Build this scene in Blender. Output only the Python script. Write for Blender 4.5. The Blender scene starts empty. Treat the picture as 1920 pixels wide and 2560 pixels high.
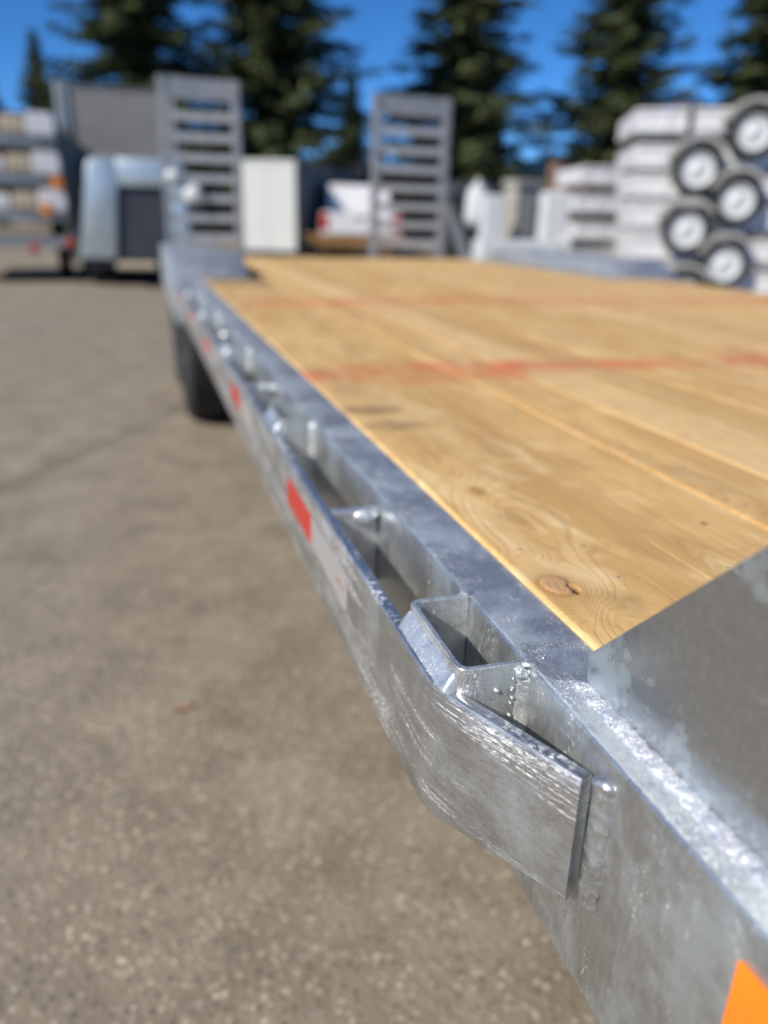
import bpy, bmesh, math, random
from mathutils import Vector, Matrix, noise

random.seed(7)
scene = bpy.context.scene
COL = scene.collection
R = math.radians

# ------------------------------------------------------------------ camera
cam_data = bpy.data.cameras.new("camera")
cam = bpy.data.objects.new("camera", cam_data)
COL.objects.link(cam)
right = Vector((0.95741609, -0.28752439, 0.02615647))
down = Vector((-0.07721163, -0.34229094, -0.93641619))
fwd = Vector((0.27819562, 0.89452034, -0.34991508))
m = Matrix((right, -down, -fwd)).transposed().to_4x4()
m.translation = Vector((-0.209, 0.0, 0.95))
cam.matrix_world = m
cam_data.sensor_fit = 'VERTICAL'
cam_data.sensor_height = 36.0
cam_data.sensor_width = 27.0
cam_data.lens = 27.56
cam_data.clip_start = 0.02
cam_data.clip_end = 3000
cam_data.dof.use_dof = True
cam_data.dof.focus_distance = 0.47
cam_data.dof.aperture_fstop = 3.1
scene.camera = cam

# ------------------------------------------------------------------ sky, sun, exposure
SUN = Vector((-1.0, -0.42, 0.80)).normalized()          # towards the sun
world = bpy.data.worlds.new("World")
scene.world = world
world.use_nodes = True
wn = world.node_tree.nodes
wl = world.node_tree.links
bg = wn["Background"]
sky = wn.new("ShaderNodeTexSky")
sky.sky_type = 'NISHITA'
sky.sun_disc = False
sky.sun_elevation = math.asin(SUN.z)
sky.sun_rotation = math.atan2(SUN.x, SUN.y)
sky.altitude = 6000
sky.air_density = 1.0
sky.dust_density = 0.0
sky.ozone_density = 5.0
hsv = wn.new("ShaderNodeHueSaturation")
hsv.inputs['Saturation'].default_value = 1.18
wl.new(sky.outputs[0], hsv.inputs['Color'])
wl.new(hsv.outputs[0], bg.inputs[0])
bg.inputs[1].default_value = 0.115
sl = bpy.data.lights.new("sun", 'SUN')
sl.energy = 4.2
sl.angle = R(0.53)
sl.color = (1.0, 0.93, 0.82)
so = bpy.data.objects.new("sun", sl)
COL.objects.link(so)
so.rotation_euler = SUN.to_track_quat('Z', 'Y').to_euler()
so.location = SUN * 30
scene.view_settings.view_transform = 'Standard'
scene.view_settings.look = 'None'
scene.view_settings.exposure = 0.38
scene.view_settings.gamma = 1.0
scene.render.engine = 'CYCLES'
scene.cycles.use_denoising = True
scene.cycles.max_bounces = 8


# ================================================================== helpers
def tag(o, label=None, cat=None, group=None, kind=None):
    if label: o["label"] = label
    if cat: o["category"] = cat
    if group: o["group"] = group
    if kind: o["kind"] = kind
    return o


def empty(name, loc=(0, 0, 0), rz=0.0, label=None, cat=None, group=None):
    o = bpy.data.objects.new(name, None)
    o.empty_display_size = 0.1
    COL.objects.link(o)
    o.location = loc
    o.rotation_euler = (0, 0, rz)
    return tag(o, label, cat, group)


def link(name, me, mat, parent=None, loc=None, rot=None):
    o = bpy.data.objects.new(name, me)
    COL.objects.link(o)
    if mat is not None and not me.materials:
        me.materials.append(mat)
    if parent: o.parent = parent
    if loc: o.location = loc
    if rot: o.rotation_euler = rot
    return o


class MB:
    """collects shapes into one bmesh"""
    def __init__(s):
        s.bm = bmesh.new()

    def box(s, a, b, bev=0.0, mat=None, segs=2):
        r = bmesh.ops.create_cube(s.bm, size=1.0)
        c = [(a[i] + b[i]) / 2 for i in range(3)]
        d = [abs(b[i] - a[i]) for i in range(3)]
        M = Matrix.Translation(c) @ Matrix.Diagonal((d[0], d[1], d[2], 1))
        if mat: M = mat @ M
        bmesh.ops.transform(s.bm, matrix=M, verts=r['verts'])
        if bev:
            es = list({e for v in r['verts'] for e in v.link_edges})
            bmesh.ops.bevel(s.bm, geom=es, offset=bev, segments=segs, affect='EDGES', profile=0.5)
        return s

    def prism(s, pts, axis, a, b, bev=0.0, segs=2):
        """polygon pts (2D) extruded along axis from a to b"""
        def P(p, t):
            if axis == 0: return (t, p[0], p[1])
            if axis == 1: return (p[0], t, p[1])
            return (p[0], p[1], t)
        v0 = [s.bm.verts.new(P(p, a)) for p in pts]
        v1 = [s.bm.verts.new(P(p, b)) for p in pts]
        n = len(pts)
        fs = [s.bm.faces.new(v0), s.bm.faces.new(v1)]
        for i in range(n):
            fs.append(s.bm.faces.new((v0[i], v0[(i + 1) % n], v1[(i + 1) % n], v1[i])))
        bmesh.ops.recalc_face_normals(s.bm, faces=fs)
        if bev:
            es = list({e for f in fs for e in f.edges})
            bmesh.ops.bevel(s.bm, geom=es, offset=bev, segments=segs, affect='EDGES', profile=0.5)
        return s

    def cyl(s, p0, p1, r0, r1=None, n=16, caps=True):
        r1 = r0 if r1 is None else r1
        p0, p1 = Vector(p0), Vector(p1)
        d = (p1 - p0)
        q = d.to_track_quat('Z', 'Y').to_matrix()
        ra, rb = [], []
        for i in range(n):
            t = 2 * math.pi * i / n
            u = q @ Vector((math.cos(t), math.sin(t), 0))
            ra.append(s.bm.verts.new(p0 + u * r0))
            rb.append(s.bm.verts.new(p1 + u * r1))
        for i in range(n):
            s.bm.faces.new((ra[i], ra[(i + 1) % n], rb[(i + 1) % n], rb[i]))
        if caps:
            s.bm.faces.new(ra[::-1]); s.bm.faces.new(rb)
        return s

    def lathe(s, prof, axis=1, n=40, M=None):
        """prof: list of (r, t) closed profile, revolved about axis"""
        rings = []
        for k in range(n):
            a = 2 * math.pi * k / n
            ring = []
            for r, t in prof:
                c, sn = r * math.cos(a), r * math.sin(a)
                p = Vector((c, t, sn)) if axis == 1 else (Vector((t, c, sn)) if axis == 0 else Vector((c, sn, t)))
                if M: p = M @ p
                ring.append(s.bm.verts.new(p))
            rings.append(ring)
        fs = []
        m_ = len(prof)
        for k in range(n):
            A, B = rings[k], rings[(k + 1) % n]
            for j in range(m_ - 1):
                fs.append(s.bm.faces.new((A[j], A[j + 1], B[j + 1], B[j])))
        bmesh.ops.recalc_face_normals(s.bm, faces=fs)
        return s

    def mesh(s, name, smooth=False, angle=14):
        me = bpy.data.meshes.new(name)
        if smooth:
            for f in s.bm.faces: f.smooth = True
            lim = R(angle)
            for e in s.bm.edges:
                if len(e.link_faces) == 2 and e.calc_face_angle(0) > lim: e.smooth = False
        s.bm.to_mesh(me)
        s.bm.free()
        return me

    def build(s, name, mat, parent=None, smooth=True, loc=None, rot=None, angle=14):
        return link(name, s.mesh(name, smooth, angle), mat, parent, loc, rot)


def copy_tree(o, parent=None):
    c = o.copy()
    COL.objects.link(c)
    c.parent = parent
    for ch in list(o.children):
        copy_tree(ch, c)
    return c


# ------------------------------------------------------------------ materials
class NT:
    def __init__(s, name):
        s.m = bpy.data.materials.new(name)
        s.m.use_nodes = True
        s.t = s.m.node_tree
        s.p = s.t.nodes["Principled BSDF"]

    def n(s, typ, **kw):
        nd = s.t.nodes.new(typ)
        for k, v in kw.items():
            if k == 'inp':
                for kk, vv in v.items():
                    if isinstance(vv, bpy.types.NodeSocket): s.t.links.new(vv, nd.inputs[kk])
                    else: nd.inputs[kk].default_value = vv
            else:
                setattr(nd, k, v)
        return nd

    def coord(s, scale=(1, 1, 1), out='Object', loc=(0, 0, 0), rnd=False, rot=(0, 0, 0)):
        tc = s.n("ShaderNodeTexCoord")
        mp = s.n("ShaderNodeMapping", inp={'Scale': scale, 'Location': loc, 'Rotation': rot})
        src = tc.outputs[out]
        if rnd:
            oi = s.n("ShaderNodeObjectInfo")
            mu = s.n("ShaderNodeMath", operation='MULTIPLY', inp={0: oi.outputs['Random'], 1: 37.0})
            ad = s.n("ShaderNodeVectorMath", operation='ADD', inp={0: src, 1: mu.outputs[0]})
            src = ad.outputs[0]
        s.t.links.new(src, mp.inputs[0])
        return mp.outputs[0]

    def noise(s, vec, scale, detail=4, rough=0.55, dist=0.0):
        nd = s.n("ShaderNodeTexNoise", inp={'Vector': vec, 'Scale': scale, 'Detail': detail, 'Roughness': rough, 'Distortion': dist})
        return nd.outputs[0]

    def ramp(s, fac, stops):
        r = s.n("ShaderNodeValToRGB", inp={0: fac})
        e = r.color_ramp.elements
        while len(e) > len(stops): e.remove(e[-1])
        while len(e) < len(stops): e.new(1.0)
        for k, (p, c) in enumerate(stops):
            e[k].position = p
            e[k].color = (c, c, c, 1) if isinstance(c, (int, float)) else (*c, 1)
        return r.outputs[0]

    def mix(s, fac, a, b, mode='MIX'):
        x = s.n("ShaderNodeMix", data_type='RGBA', blend_type=mode)
        for sock, v in ((x.inputs['Factor'], fac), (x.inputs[6], a), (x.inputs[7], b)):
            if isinstance(v, bpy.types.NodeSocket): s.t.links.new(v, sock)
            elif isinstance(v, (int, float)): sock.default_value = v
            else: sock.default_value = (*v, 1)
        return x.outputs[2]

    def math(s, op, a, b=0.0, c=0.0):
        x = s.n("ShaderNodeMath", operation=op, inp={0: a, 1: b, 2: c})
        return x.outputs[0]

    def bump(s, h, strength=0.3, dist=0.001, normal=None):
        b = s.n("ShaderNodeBump", inp={'Height': h, 'Strength': strength, 'Distance': dist})
        if normal: s.t.links.new(normal, b.inputs['Normal'])
        return b.outputs[0]

    def set(s, **kw):
        for k, v in kw.items():
            k = {'color': 'Base Color', 'rough': 'Roughness', 'metal': 'Metallic', 'normal': 'Normal', 'spec': 'Specular IOR Level', 'coat': 'Coat Weight', 'trans': 'Transmission Weight'}[k]
            if isinstance(v, bpy.types.NodeSocket): s.t.links.new(v, s.p.inputs[k])
            elif isinstance(v, tuple): s.p.inputs[k].default_value = (*v, 1)
            else: s.p.inputs[k].default_value = v
        return s.m


def galvanised(name, streak=(1, 1, 1), speck=0.56, dark=(0.44, 0.44, 0.44), pale=(0.58, 0.61, 0.62), rough=(0.30, 0.46), loc=(0, 0, 0),
               metal=0.80, speck_scale=1000, cover=0.5, line=(1, 0.03, 1), frost=0.35, rel=1.0, edge=(0.44, 0.58), blotch=16):
    """hot-dip zinc: grey metal, faint blotches, frosted grain and rows of pale specks along the rolling direction"""
    t = NT(name)
    v = t.coord(loc=loc)
    vs = t.coord(scale=streak, loc=loc)
    vl = t.coord(scale=line, loc=loc)
    big = t.noise(v, blotch, 8, 0.62, 0.1)
    mid = t.noise(v, 85, 5, 0.62)
    fine = t.noise(v, 1300, 3, 0.7)
    grain = t.noise(vs, 330, 4, 0.65)
    sp = t.noise(vs, speck_scale, 3, 0.7)
    ln = t.noise(vl, 520, 2, 0.5)
    clump = t.noise(vs, 42, 4, 0.6)
    patch = t.ramp(t.math('ADD', t.math('MULTIPLY', big, 0.75), t.math('MULTIPLY', mid, 0.25)), [(edge[0], 0.0), (edge[1], 1.0)])
    col = t.mix(patch, dark, pale)
    col = t.mix(t.ramp(grain, [(0.40, 0.0), (0.75, 0.55)]), col, (0.66, 0.68, 0.70))
    col = t.mix(t.ramp(fine, [(0.50, 0.0), (0.62, frost)]), col, (0.84, 0.86, 0.88))
    spm = t.math('MULTIPLY', t.ramp(sp, [(speck, 0.0), (speck + 0.05, 1.0)]), t.ramp(clump, [(cover, 0.0), (cover + 0.10, 1.0)]))
    spm = t.math('MULTIPLY', spm, t.ramp(ln, [(0.44, 0.0), (0.54, 1.0)]))
    col = t.mix(spm, col, (0.95, 0.95, 0.95))
    ro = t.math('ADD', t.math('MULTIPLY', grain, rough[1] - rough[0]), rough[0])
    ro = t.math('ADD', ro, t.math('MULTIPLY', patch, 0.06))
    met = t.math('SUBTRACT', metal, t.math('MULTIPLY', spm, 0.62))
    met = t.math('SUBTRACT', met, t.math('MULTIPLY', t.ramp(fine, [(0.50, 0.0), (0.62, frost)]), 0.35))
    met = t.math('SUBTRACT', met, t.math('MULTIPLY', patch, 0.10))
    hgt = t.math('ADD', t.math('MULTIPLY', fine, 0.22), t.math('MULTIPLY', spm, 0.7))
    hgt = t.math('ADD', hgt, t.math('MULTIPLY', grain, 0.45))
    hgt = t.math('ADD', hgt, t.math('MULTIPLY', mid, 0.9))
    nb = t.bump(hgt, 0.35 * rel, 0.0005)
    return t.set(color=col, rough=ro, metal=met, normal=nb)


M = {}
M['galv_rail'] = galvanised('galvanised_rail', streak=(0.12, 0.12, 1), speck=0.51, dark=(0.445, 0.445, 0.44), pale=(0.51, 0.565, 0.585), rough=(0.24, 0.36), cover=0.465, metal=0.91, frost=0.30, speck_scale=1500, line=(0.022, 0.022, 1), rel=0.5, edge=(0.44, 0.62), blotch=20)
M['galv_frame'] = galvanised('galvanised_frame', streak=(1, 0.9, 0.14), speck=0.54, dark=(0.40, 0.42, 0.42), pale=(0.60, 0.665, 0.67), loc=(3, 1, 2), line=(1, 0.2, 1), cover=0.50, frost=0.75, metal=0.82, edge=(0.42, 0.58), rough=(0.30, 0.42))
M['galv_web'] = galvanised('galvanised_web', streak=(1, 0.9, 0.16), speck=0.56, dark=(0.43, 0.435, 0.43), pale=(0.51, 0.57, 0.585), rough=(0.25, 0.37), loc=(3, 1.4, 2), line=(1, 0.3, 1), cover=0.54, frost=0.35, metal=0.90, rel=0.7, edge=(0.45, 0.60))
M['galv_plate'] = galvanised('galvanised_plate', streak=(1, 0.6, 0.6), speck=0.60, dark=(0.455, 0.475, 0.485), pale=(0.51, 0.59, 0.615), rough=(0.22, 0.30), loc=(5, 2.3, 1), line=(1, 1, 1), cover=0.60, frost=0.15, rel=0.4, metal=0.94, edge=(0.515, 0.555), blotch=11)
M['galv_weld'] = galvanised('galvanised_weld', speck=0.54, dark=(0.44, 0.46, 0.50), pale=(0.60, 0.64, 0.68), rough=(0.30, 0.42), loc=(1, 8, 4), metal=0.85, line=(1, 1, 1), cover=0.47)
M['galv_crumb'] = galvanised('galvanised_crumbly', speck=0.50, dark=(0.40, 0.44, 0.54), pale=(0.58, 0.63, 0.70), rough=(0.46, 0.62), loc=(1, 3, 4), metal=0.70, line=(1, 1, 1), cover=0.42, frost=0.6, rel=2.0)
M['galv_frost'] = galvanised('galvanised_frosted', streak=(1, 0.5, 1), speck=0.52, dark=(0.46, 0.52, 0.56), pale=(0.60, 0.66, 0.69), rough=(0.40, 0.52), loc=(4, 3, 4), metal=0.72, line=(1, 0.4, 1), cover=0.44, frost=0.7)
M['galv_far'] = galvanised('galvanised_dull', speck=0.7, dark=(0.25, 0.252, 0.235), pale=(0.31, 0.315, 0.295), rough=(0.42, 0.52), loc=(2, 7, 1), speck_scale=90, metal=0.80)
M['galv_rung'] = galvanised('galvanised_rung', speck=0.7, dark=(0.40, 0.405, 0.38), pale=(0.46, 0.465, 0.44), rough=(0.42, 0.52), loc=(2, 3, 1), speck_scale=90, metal=0.70)
M['galv_fender'] = galvanised('galvanised_fender', speck=0.7, dark=(0.44, 0.47, 0.49), pale=(0.50, 0.53, 0.55), rough=(0.36, 0.44), loc=(2, 7, 1), speck_scale=90, metal=0.78)


def plain(name, col, rough=0.5, metal=0.0, var=0.12, scale=6.0, bump=0.0, spec=0.5):
    t = NT(name)
    v = t.coord(rnd=True)
    a = t.noise(v, scale, 5, 0.6)
    c = t.mix(t.ramp(a, [(0.3, 0.0), (0.7, 1.0)]), tuple(x * (1 - var) for x in col), tuple(min(1, x * (1 + var)) for x in col))
    kw = dict(color=c, rough=rough, metal=metal, spec=spec)
    if bump: kw['normal'] = t.bump(t.noise(v, scale * 12, 3), bump, 0.002)
    return t.set(**kw)


M['rubber'] = plain('tyre_rubber', (0.018, 0.018, 0.018), 0.75, bump=0.4)
M['white_paint'] = plain('white_paint', (0.66, 0.66, 0.67), 0.4, var=0.07)
M['white_rim'] = plain('white_rim_paint', (0.58, 0.61, 0.62), 0.35, var=0.05)
M['cream_panel'] = plain('cream_panel', (0.56, 0.575, 0.55), 0.45, var=0.04)
M['shed_and_shade_grey'] = plain('grey_shed_and_shaded_side', (0.10, 0.11, 0.12), 0.5)
M['grey_panel'] = plain('dark_grey_panel', (0.065, 0.07, 0.085), 0.55, metal=0.2)
M['glass'] = plain('dark_glass', (0.02, 0.022, 0.025), 0.08, var=0.02)
M['red_lens'] = plain('red_lens', (0.45, 0.02, 0.015), 0.25)
M['amber_lens'] = plain('amber_lens', (0.65, 0.22, 0.03), 0.3)
M['black_steel'] = plain('black_steel', (0.02, 0.021, 0.024), 0.45)
M['brown_post'] = plain('weathered_post', (0.16, 0.10, 0.075), 0.8, var=0.25)
M['lumber'] = plain('sawn_lumber', (0.36, 0.19, 0.07), 0.7, var=0.25)
M['concrete'] = plain('concrete', (0.36, 0.35, 0.31), 0.85, var=0.15, bump=0.3)
M['beige'] = plain('beige_panel', (0.46, 0.39, 0.28), 0.6, var=0.15)
M['pale_blue'] = plain('pale_zinc_shell', (0.50, 0.58, 0.62), 0.38, metal=0.6)
M['bark'] = plain('bark', (0.07, 0.05, 0.035), 0.9, var=0.3, bump=0.5)
M['mesh_grey'] = plain('dull_grey_sheet', (0.20, 0.195, 0.19), 0.6, metal=0.2)
M['maroon'] = plain('maroon_paint', (0.16, 0.03, 0.03), 0.4)


def needles(name, a, b):
    t = NT(name)
    v = t.coord(rnd=True)
    n1 = t.noise(v, 0.9, 4, 0.6)
    c = t.mix(t.ramp(n1, [(0.35, 0.0), (0.65, 1.0)]), a, b)
    return t.set(color=c, rough=0.7, spec=0.25)


M['needles'] = needles('spruce_needles', (0.050, 0.072, 0.034), (0.140, 0.165, 0.068))
M['needles2'] = needles('pale_needles', (0.05, 0.075, 0.03), (0.09, 0.11, 0.04))
M['leaf'] = needles('shrub_leaf', (0.02, 0.034, 0.008), (0.06, 0.075, 0.012))


def mat_ground():
    t = NT('worn_asphalt')
    v = t.coord()
    big = t.noise(v, 0.55, 5, 0.6, 0.5)
    mid = t.noise(v, 5.0, 5, 0.65, 0.3)
    fine = t.noise(v, 130, 3, 0.7)
    vor = t.n("ShaderNodeTexVoronoi", feature='F1', inp={'Vector': v, 'Scale': 95.0, 'Randomness': 1.0})
    vor2 = t.n("ShaderNodeTexVoronoi", feature='F1', inp={'Vector': v, 'Scale': 58.0, 'Randomness': 1.0})
    col = t.mix(t.ramp(big, [(0.3, 0.0), (0.7, 1.0)]), (0.270, 0.229, 0.170), (0.330, 0.285, 0.216))
    col = t.mix(t.ramp(mid, [(0.38, 0.0), (0.66, 1.0)]), col, (0.205, 0.173, 0.127))
    sepr = t.n("ShaderNodeSeparateColor", inp={0: vor.outputs['Color']})
    sepr2 = t.n("ShaderNodeSeparateColor", inp={0: vor2.outputs['Color']})
    peb = t.math('MULTIPLY', t.ramp(vor.outputs['Distance'], [(0.30, 1.0), (0.48, 0.0)]), t.ramp(sepr.outputs[0], [(0.45, 0.0), (0.90, 0.8)]))
    col = t.mix(peb, col, (0.55, 0.485, 0.385))
    peb2 = t.math('MULTIPLY', t.ramp(vor2.outputs['Distance'], [(0.22, 1.0), (0.38, 0.0)]), t.ramp(sepr2.outputs[1], [(0.78, 0.0), (0.98, 0.8)]))
    col = t.mix(peb2, col, (0.60, 0.52, 0.40))
    drk = t.math('MULTIPLY', t.ramp(vor.outputs['Distance'], [(0.25, 1.0), (0.5, 0.0)]), t.ramp(sepr.outputs[1], [(0.50, 0.0), (0.92, 0.75)]))
    col = t.mix(drk, col, (0.07, 0.062, 0.05))
    # an old joint running across the yard
    sp_ = t.n("ShaderNodeSeparateXYZ", inp={0: v})
    dl = t.math('ADD', t.math('ADD', t.math('MULTIPLY', sp_.outputs[0], 0.865), t.math('MULTIPLY', sp_.outputs[1], -0.5025)), 2.124)
    dl = t.math('ADD', dl, t.math('MULTIPLY', t.math('SUBTRACT', mid, 0.5), 0.10))
    col = t.mix(t.ramp(t.math('ABSOLUTE', dl), [(0.010, 0.42), (0.060, 0.0)]), col, (0.10, 0.085, 0.065))
    # oil and tyre stains
    st = t.noise(v, 1.3, 4, 0.6, 0.8)
    col = t.mix(t.ramp(st, [(0.58, 0.0), (0.74, 0.30)]), col, (0.15, 0.125, 0.095))
    hgt = t.math('ADD', t.math('MULTIPLY', fine, 0.5), t.math('SUBTRACT', 1.0, vor.outputs['Distance']))
    return t.set(color=col, rough=0.9, spec=0.3, normal=t.bump(hgt, 0.35, 0.004))


M['asphalt'] = mat_ground()


def mat_wood(name, near=False, tint=0.0):
    """planks run along Y; object origin at the world origin"""
    t = NT(name)
    tc = t.n("ShaderNodeTexCoord")
    oi = t.n("ShaderNodeObjectInfo")
    rnd = oi.outputs['Random']
    if near: rnd = t.n("ShaderNodeMath", operation='ADD', inp={0: 0.62, 1: 0.0}).outputs[0]
    off = t.n("ShaderNodeCombineXYZ", inp={1: t.math('MULTIPLY', rnd, 53.0), 2: t.math('MULTIPLY', rnd, 19.0)})
    va = t.n("ShaderNodeVectorMath", operation='ADD', inp={0: tc.outputs['Object'], 1: off.outputs[0]})
    v = va.outputs[0]
    sx = t.n("ShaderNodeSeparateXYZ", inp={0: tc.outputs['Object']})
    X, Y = sx.outputs[0], sx.outputs[1]
    stretch = t.n("ShaderNodeMapping", inp={'Vector': v, 'Scale': (9.0, 0.9, 9.0)}).outputs[0]
    warp = t.noise(stretch, 1.0, 3, 0.5, 0.3)
    # rings: X plus slow wander, with knots from a voronoi pattern
    kv = t.n("ShaderNodeMapping", inp={'Vector': v, 'Scale': (7.5, 2.1, 1.0)}).outputs[0]
    vor = t.n("ShaderNodeTexVoronoi", feature='F1', voronoi_dimensions='2D', inp={'Vector': kv, 'Scale': 1.0, 'Randomness': 0.9})
    kd = vor.outputs['Distance']
    g = t.math('ADD', t.math('MULTIPLY', X, 260.0), t.math('MULTIPLY', warp, 55.0))
    kw = t.math('POWER', 2.718, t.math('MULTIPLY', t.math('MULTIPLY', kd, kd), -16.0))
    g = t.math('ADD', g, t.math('MULTIPLY', kw, 17.0))
    if near:   # the big pale knot near the rail
        dx = t.math('SUBTRACT', X, 0.0657)
        dy = t.math('MULTIPLY', t.math('SUBTRACT', Y, 0.4558), 0.72)
        d2 = t.math('ADD', t.math('MULTIPLY', dx, dx), t.math('MULTIPLY', dy, dy))
        dist = t.math('SQRT', d2, 0.0)
        w = t.math('POWER', 2.718, t.math('MULTIPLY', d2, -1400.0))
        g = t.math('ADD', g, t.math('MULTIPLY', w, 30.0))
    fine_v = t.n("ShaderNodeMapping", inp={'Vector': v, 'Scale': (820.0, 16.0, 820.0)}).outputs[0]
    fib = t.noise(fine_v, 1.0, 3, 0.6, 0.2)
    ring = t.math('SINE', t.math('MULTIPLY', g, 3.1), 0.0)
    ring2 = t.math('SINE', t.math('ADD', t.math('MULTIPLY', g, 6.8), 1.0), 0.0)
    rr = t.math('ADD', t.math('MULTIPLY', ring, 0.34), t.math('MULTIPLY', ring2, 0.16))
    rr = t.math('ADD', rr, 0.5)
    late = t.ramp(rr, [(0.45, 0.0), (0.95, 1.0)])
    soft = t.noise(t.n("ShaderNodeMapping", inp={'Vector': v, 'Scale': (10.0, 2.2, 1.0)}).outputs[0], 1.0, 4, 0.6, 0.8)
    def nz(sx_, sy_, det=5, ro_=0.65, di=0.6):
        return t.noise(t.n("ShaderNodeMapping", inp={'Vector': v, 'Scale': (sx_, sy_, 1.0)}).outputs[0], 1.0, det, ro_, di)
    pale, mid_, dk = (0.76, 0.49, 0.185), (0.60, 0.345, 0.105), (0.36, 0.185, 0.055)
    col = t.mix(t.ramp(soft, [(0.36, 0.0), (0.62, 1.0)]), mid_, pale)
    streak = nz(30.0, 0.8, 4, 0.6, 0.4)
    col = t.mix(t.ramp(streak, [(0.52, 0.0), (0.70, 0.75)]), col, (0.82, 0.58, 0.25))
    col = t.mix(t.ramp(streak, [(0.30, 0.65), (0.46, 0.0)]), col, (0.45, 0.255, 0.085))
    mot = nz(13.0, 7.5, 6, 0.70, 1.1)
    col = t.mix(t.ramp(mot, [(0.50, 0.0), (0.66, 0.70)]), col, (0.47, 0.26, 0.085))
    col = t.mix(t.ramp(mot, [(0.33, 0.70), (0.45, 0.0)]), col, (0.88, 0.66, 0.33))
    # cream bloom beside knots
    col = t.mix(t.math('MULTIPLY', t.ramp(kw, [(0.12, 0.0), (0.35, 0.75), (0.75, 0.1)]), t.ramp(nz(20, 11), [(0.45, 0.0), (0.62, 1.0)])), col, (0.90, 0.69, 0.37))
    # late-wood lines and open fibres
    col = t.mix(t.math('MULTIPLY', late, t.ramp(nz(11, 3), [(0.35, 0.18), (0.65, 0.62)])), col, dk)
    col = t.mix(t.ramp(fib, [(0.52, 0.0), (0.72, 0.45)]), col, (0.44, 0.24, 0.08))
    # handled, greyed patches
    gp = nz(6.0, 1.9)
    col = t.mix(t.ramp(gp, [(0.54, 0.0), (0.72, 0.50)]), col, (0.45, 0.325, 0.18))
    # knot cores
    col = t.mix(t.ramp(kd, [(0.02, 0.55), (0.075, 0.0)]), col, (0.30, 0.15, 0.06))
    # per-plank tint
    col = t.mix(t.ramp(rnd, [(0.0, 0.40), (0.35, 0.0), (1.0, 0.0)]), col, (0.50, 0.31, 0.12))
    col = t.mix(t.ramp(rnd, [(0.55, 0.0), (1.0, 0.40)]), col, (0.84, 0.62, 0.33))
    col = t.mix(0.10, col, (0.82, 0.62, 0.36))
    # small dark specks of dirt
    dirt = t.noise(v, 36, 2, 0.5)
    col = t.mix(t.ramp(dirt, [(0.735, 0.0), (0.78, 0.75)]), col, (0.09, 0.065, 0.045))
    # red marking-chalk smears across the deck at the joists
    wob = t.noise(tc.outputs['Object'], 7.0, 3, 0.6)
    wob2 = t.noise(tc.outputs['Object'], 5.5, 6, 0.75)
    for yc, wd, amt in ((1.285, 0.042, 0.85), (2.44, 0.085, 0.50)):
        yy = t.math('ADD', t.math('SUBTRACT', Y, yc), t.math('MULTIPLY', t.math('SUBTRACT', wob, 0.5), 0.22))
        band = t.ramp(t.math('ABSOLUTE', yy), [(wd * 0.1, 1.0), (wd * 2.6, 0.0)])
        msk = t.math('MULTIPLY', band, t.ramp(wob2, [(0.41, 0.0), (0.56, amt)]))
        grime = t.math('MULTIPLY', band, t.ramp(nz(5, 9, 5, .7), [(0.50, 0.0), (0.66, amt * 0.6)]))
        col = t.mix(grime, col, (0.30, 0.14, 0.085))
        col = t.mix(msk, col, (0.66, 0.16, 0.07))
    if near:
        # dark stains beside the rail
        for (cx_, cy_, sx_, sy_, a_) in ((0.085, 1.02, 0.05, 0.03, 0.6), (0.09, 0.93, 0.05, 0.035, 0.45), (0.10, 0.425, 0.018, 0.03, 0.22)):
            ex = t.math('DIVIDE', t.math('SUBTRACT', X, cx_), sx_)
            ey = t.math('DIVIDE', t.math('SUBTRACT', Y, cy_), sy_)
            rr_ = t.math('ADD', t.math('MULTIPLY', ex, ex), t.math('MULTIPLY', ey, ey))
            rr_ = t.math('ADD', rr_, t.math('MULTIPLY', t.math('SUBTRACT', t.noise(v, 45, 4, 0.7), 0.5), 2.4))
            col = t.mix(t.ramp(rr_, [(0.1, a_), (1.0, 0.0)]), col, (0.14, 0.095, 0.06))
        for (kx, ky, kr) in ((0.094, 0.668, 0.010), (0.125, 0.52, 0.0035), (0.07, 0.525, 0.003)):
            ex = t.math('DIVIDE', t.math('SUBTRACT', X, kx), kr)
            ey = t.math('DIVIDE', t.math('SUBTRACT', Y, ky), kr * 1.3)
            q2 = t.math('SQRT', t.math('ADD', t.math('MULTIPLY', ex, ex), t.math('MULTIPLY', ey, ey)))
            q2 = t.math('ADD', q2, t.math('MULTIPLY', t.math('SUBTRACT', t.noise(v, 160, 3, 0.6), 0.5), 1.0))
            col = t.mix(t.ramp(t.math('MULTIPLY', q2, 0.2), [(0.12, 0.55), (0.22, 0.0)]), col, (0.33, 0.16, 0.05))
            if kr > .005:
                col = t.mix(t.ramp(t.math('MULTIPLY', q2, 0.2), [(0.22, 0.0), (0.36, 0.6), (0.7, 0.0)]), col, (0.78, 0.53, 0.22))
        core = t.ramp(dist, [(0.0098, 1.0), (0.0112, 0.0)])
        kn = t.mix(t.noise(v, 420, 4, 0.7), (0.62, 0.40, 0.21), (0.46, 0.26, 0.12))
        rim = t.ramp(dist, [(0.0095, 0.0), (0.0115, 0.75), (0.0150, 0.25), (0.03, 0.0)])
        col = t.mix(rim, col, (0.34, 0.17, 0.06))
        col = t.mix(core, col, kn)
        void = t.ramp(sx.outputs[2], [(0.7012, 1.0), (0.7020, 0.0)])  # bark-brown pit interior, coloured extra dark to stand for the hole's shade
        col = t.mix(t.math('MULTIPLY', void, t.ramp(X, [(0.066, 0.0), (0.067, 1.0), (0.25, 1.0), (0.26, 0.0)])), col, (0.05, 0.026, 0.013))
    hgt = t.math('ADD', t.math('MULTIPLY', fib, 0.7), t.math('MULTIPLY', late, -0.5))
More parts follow.
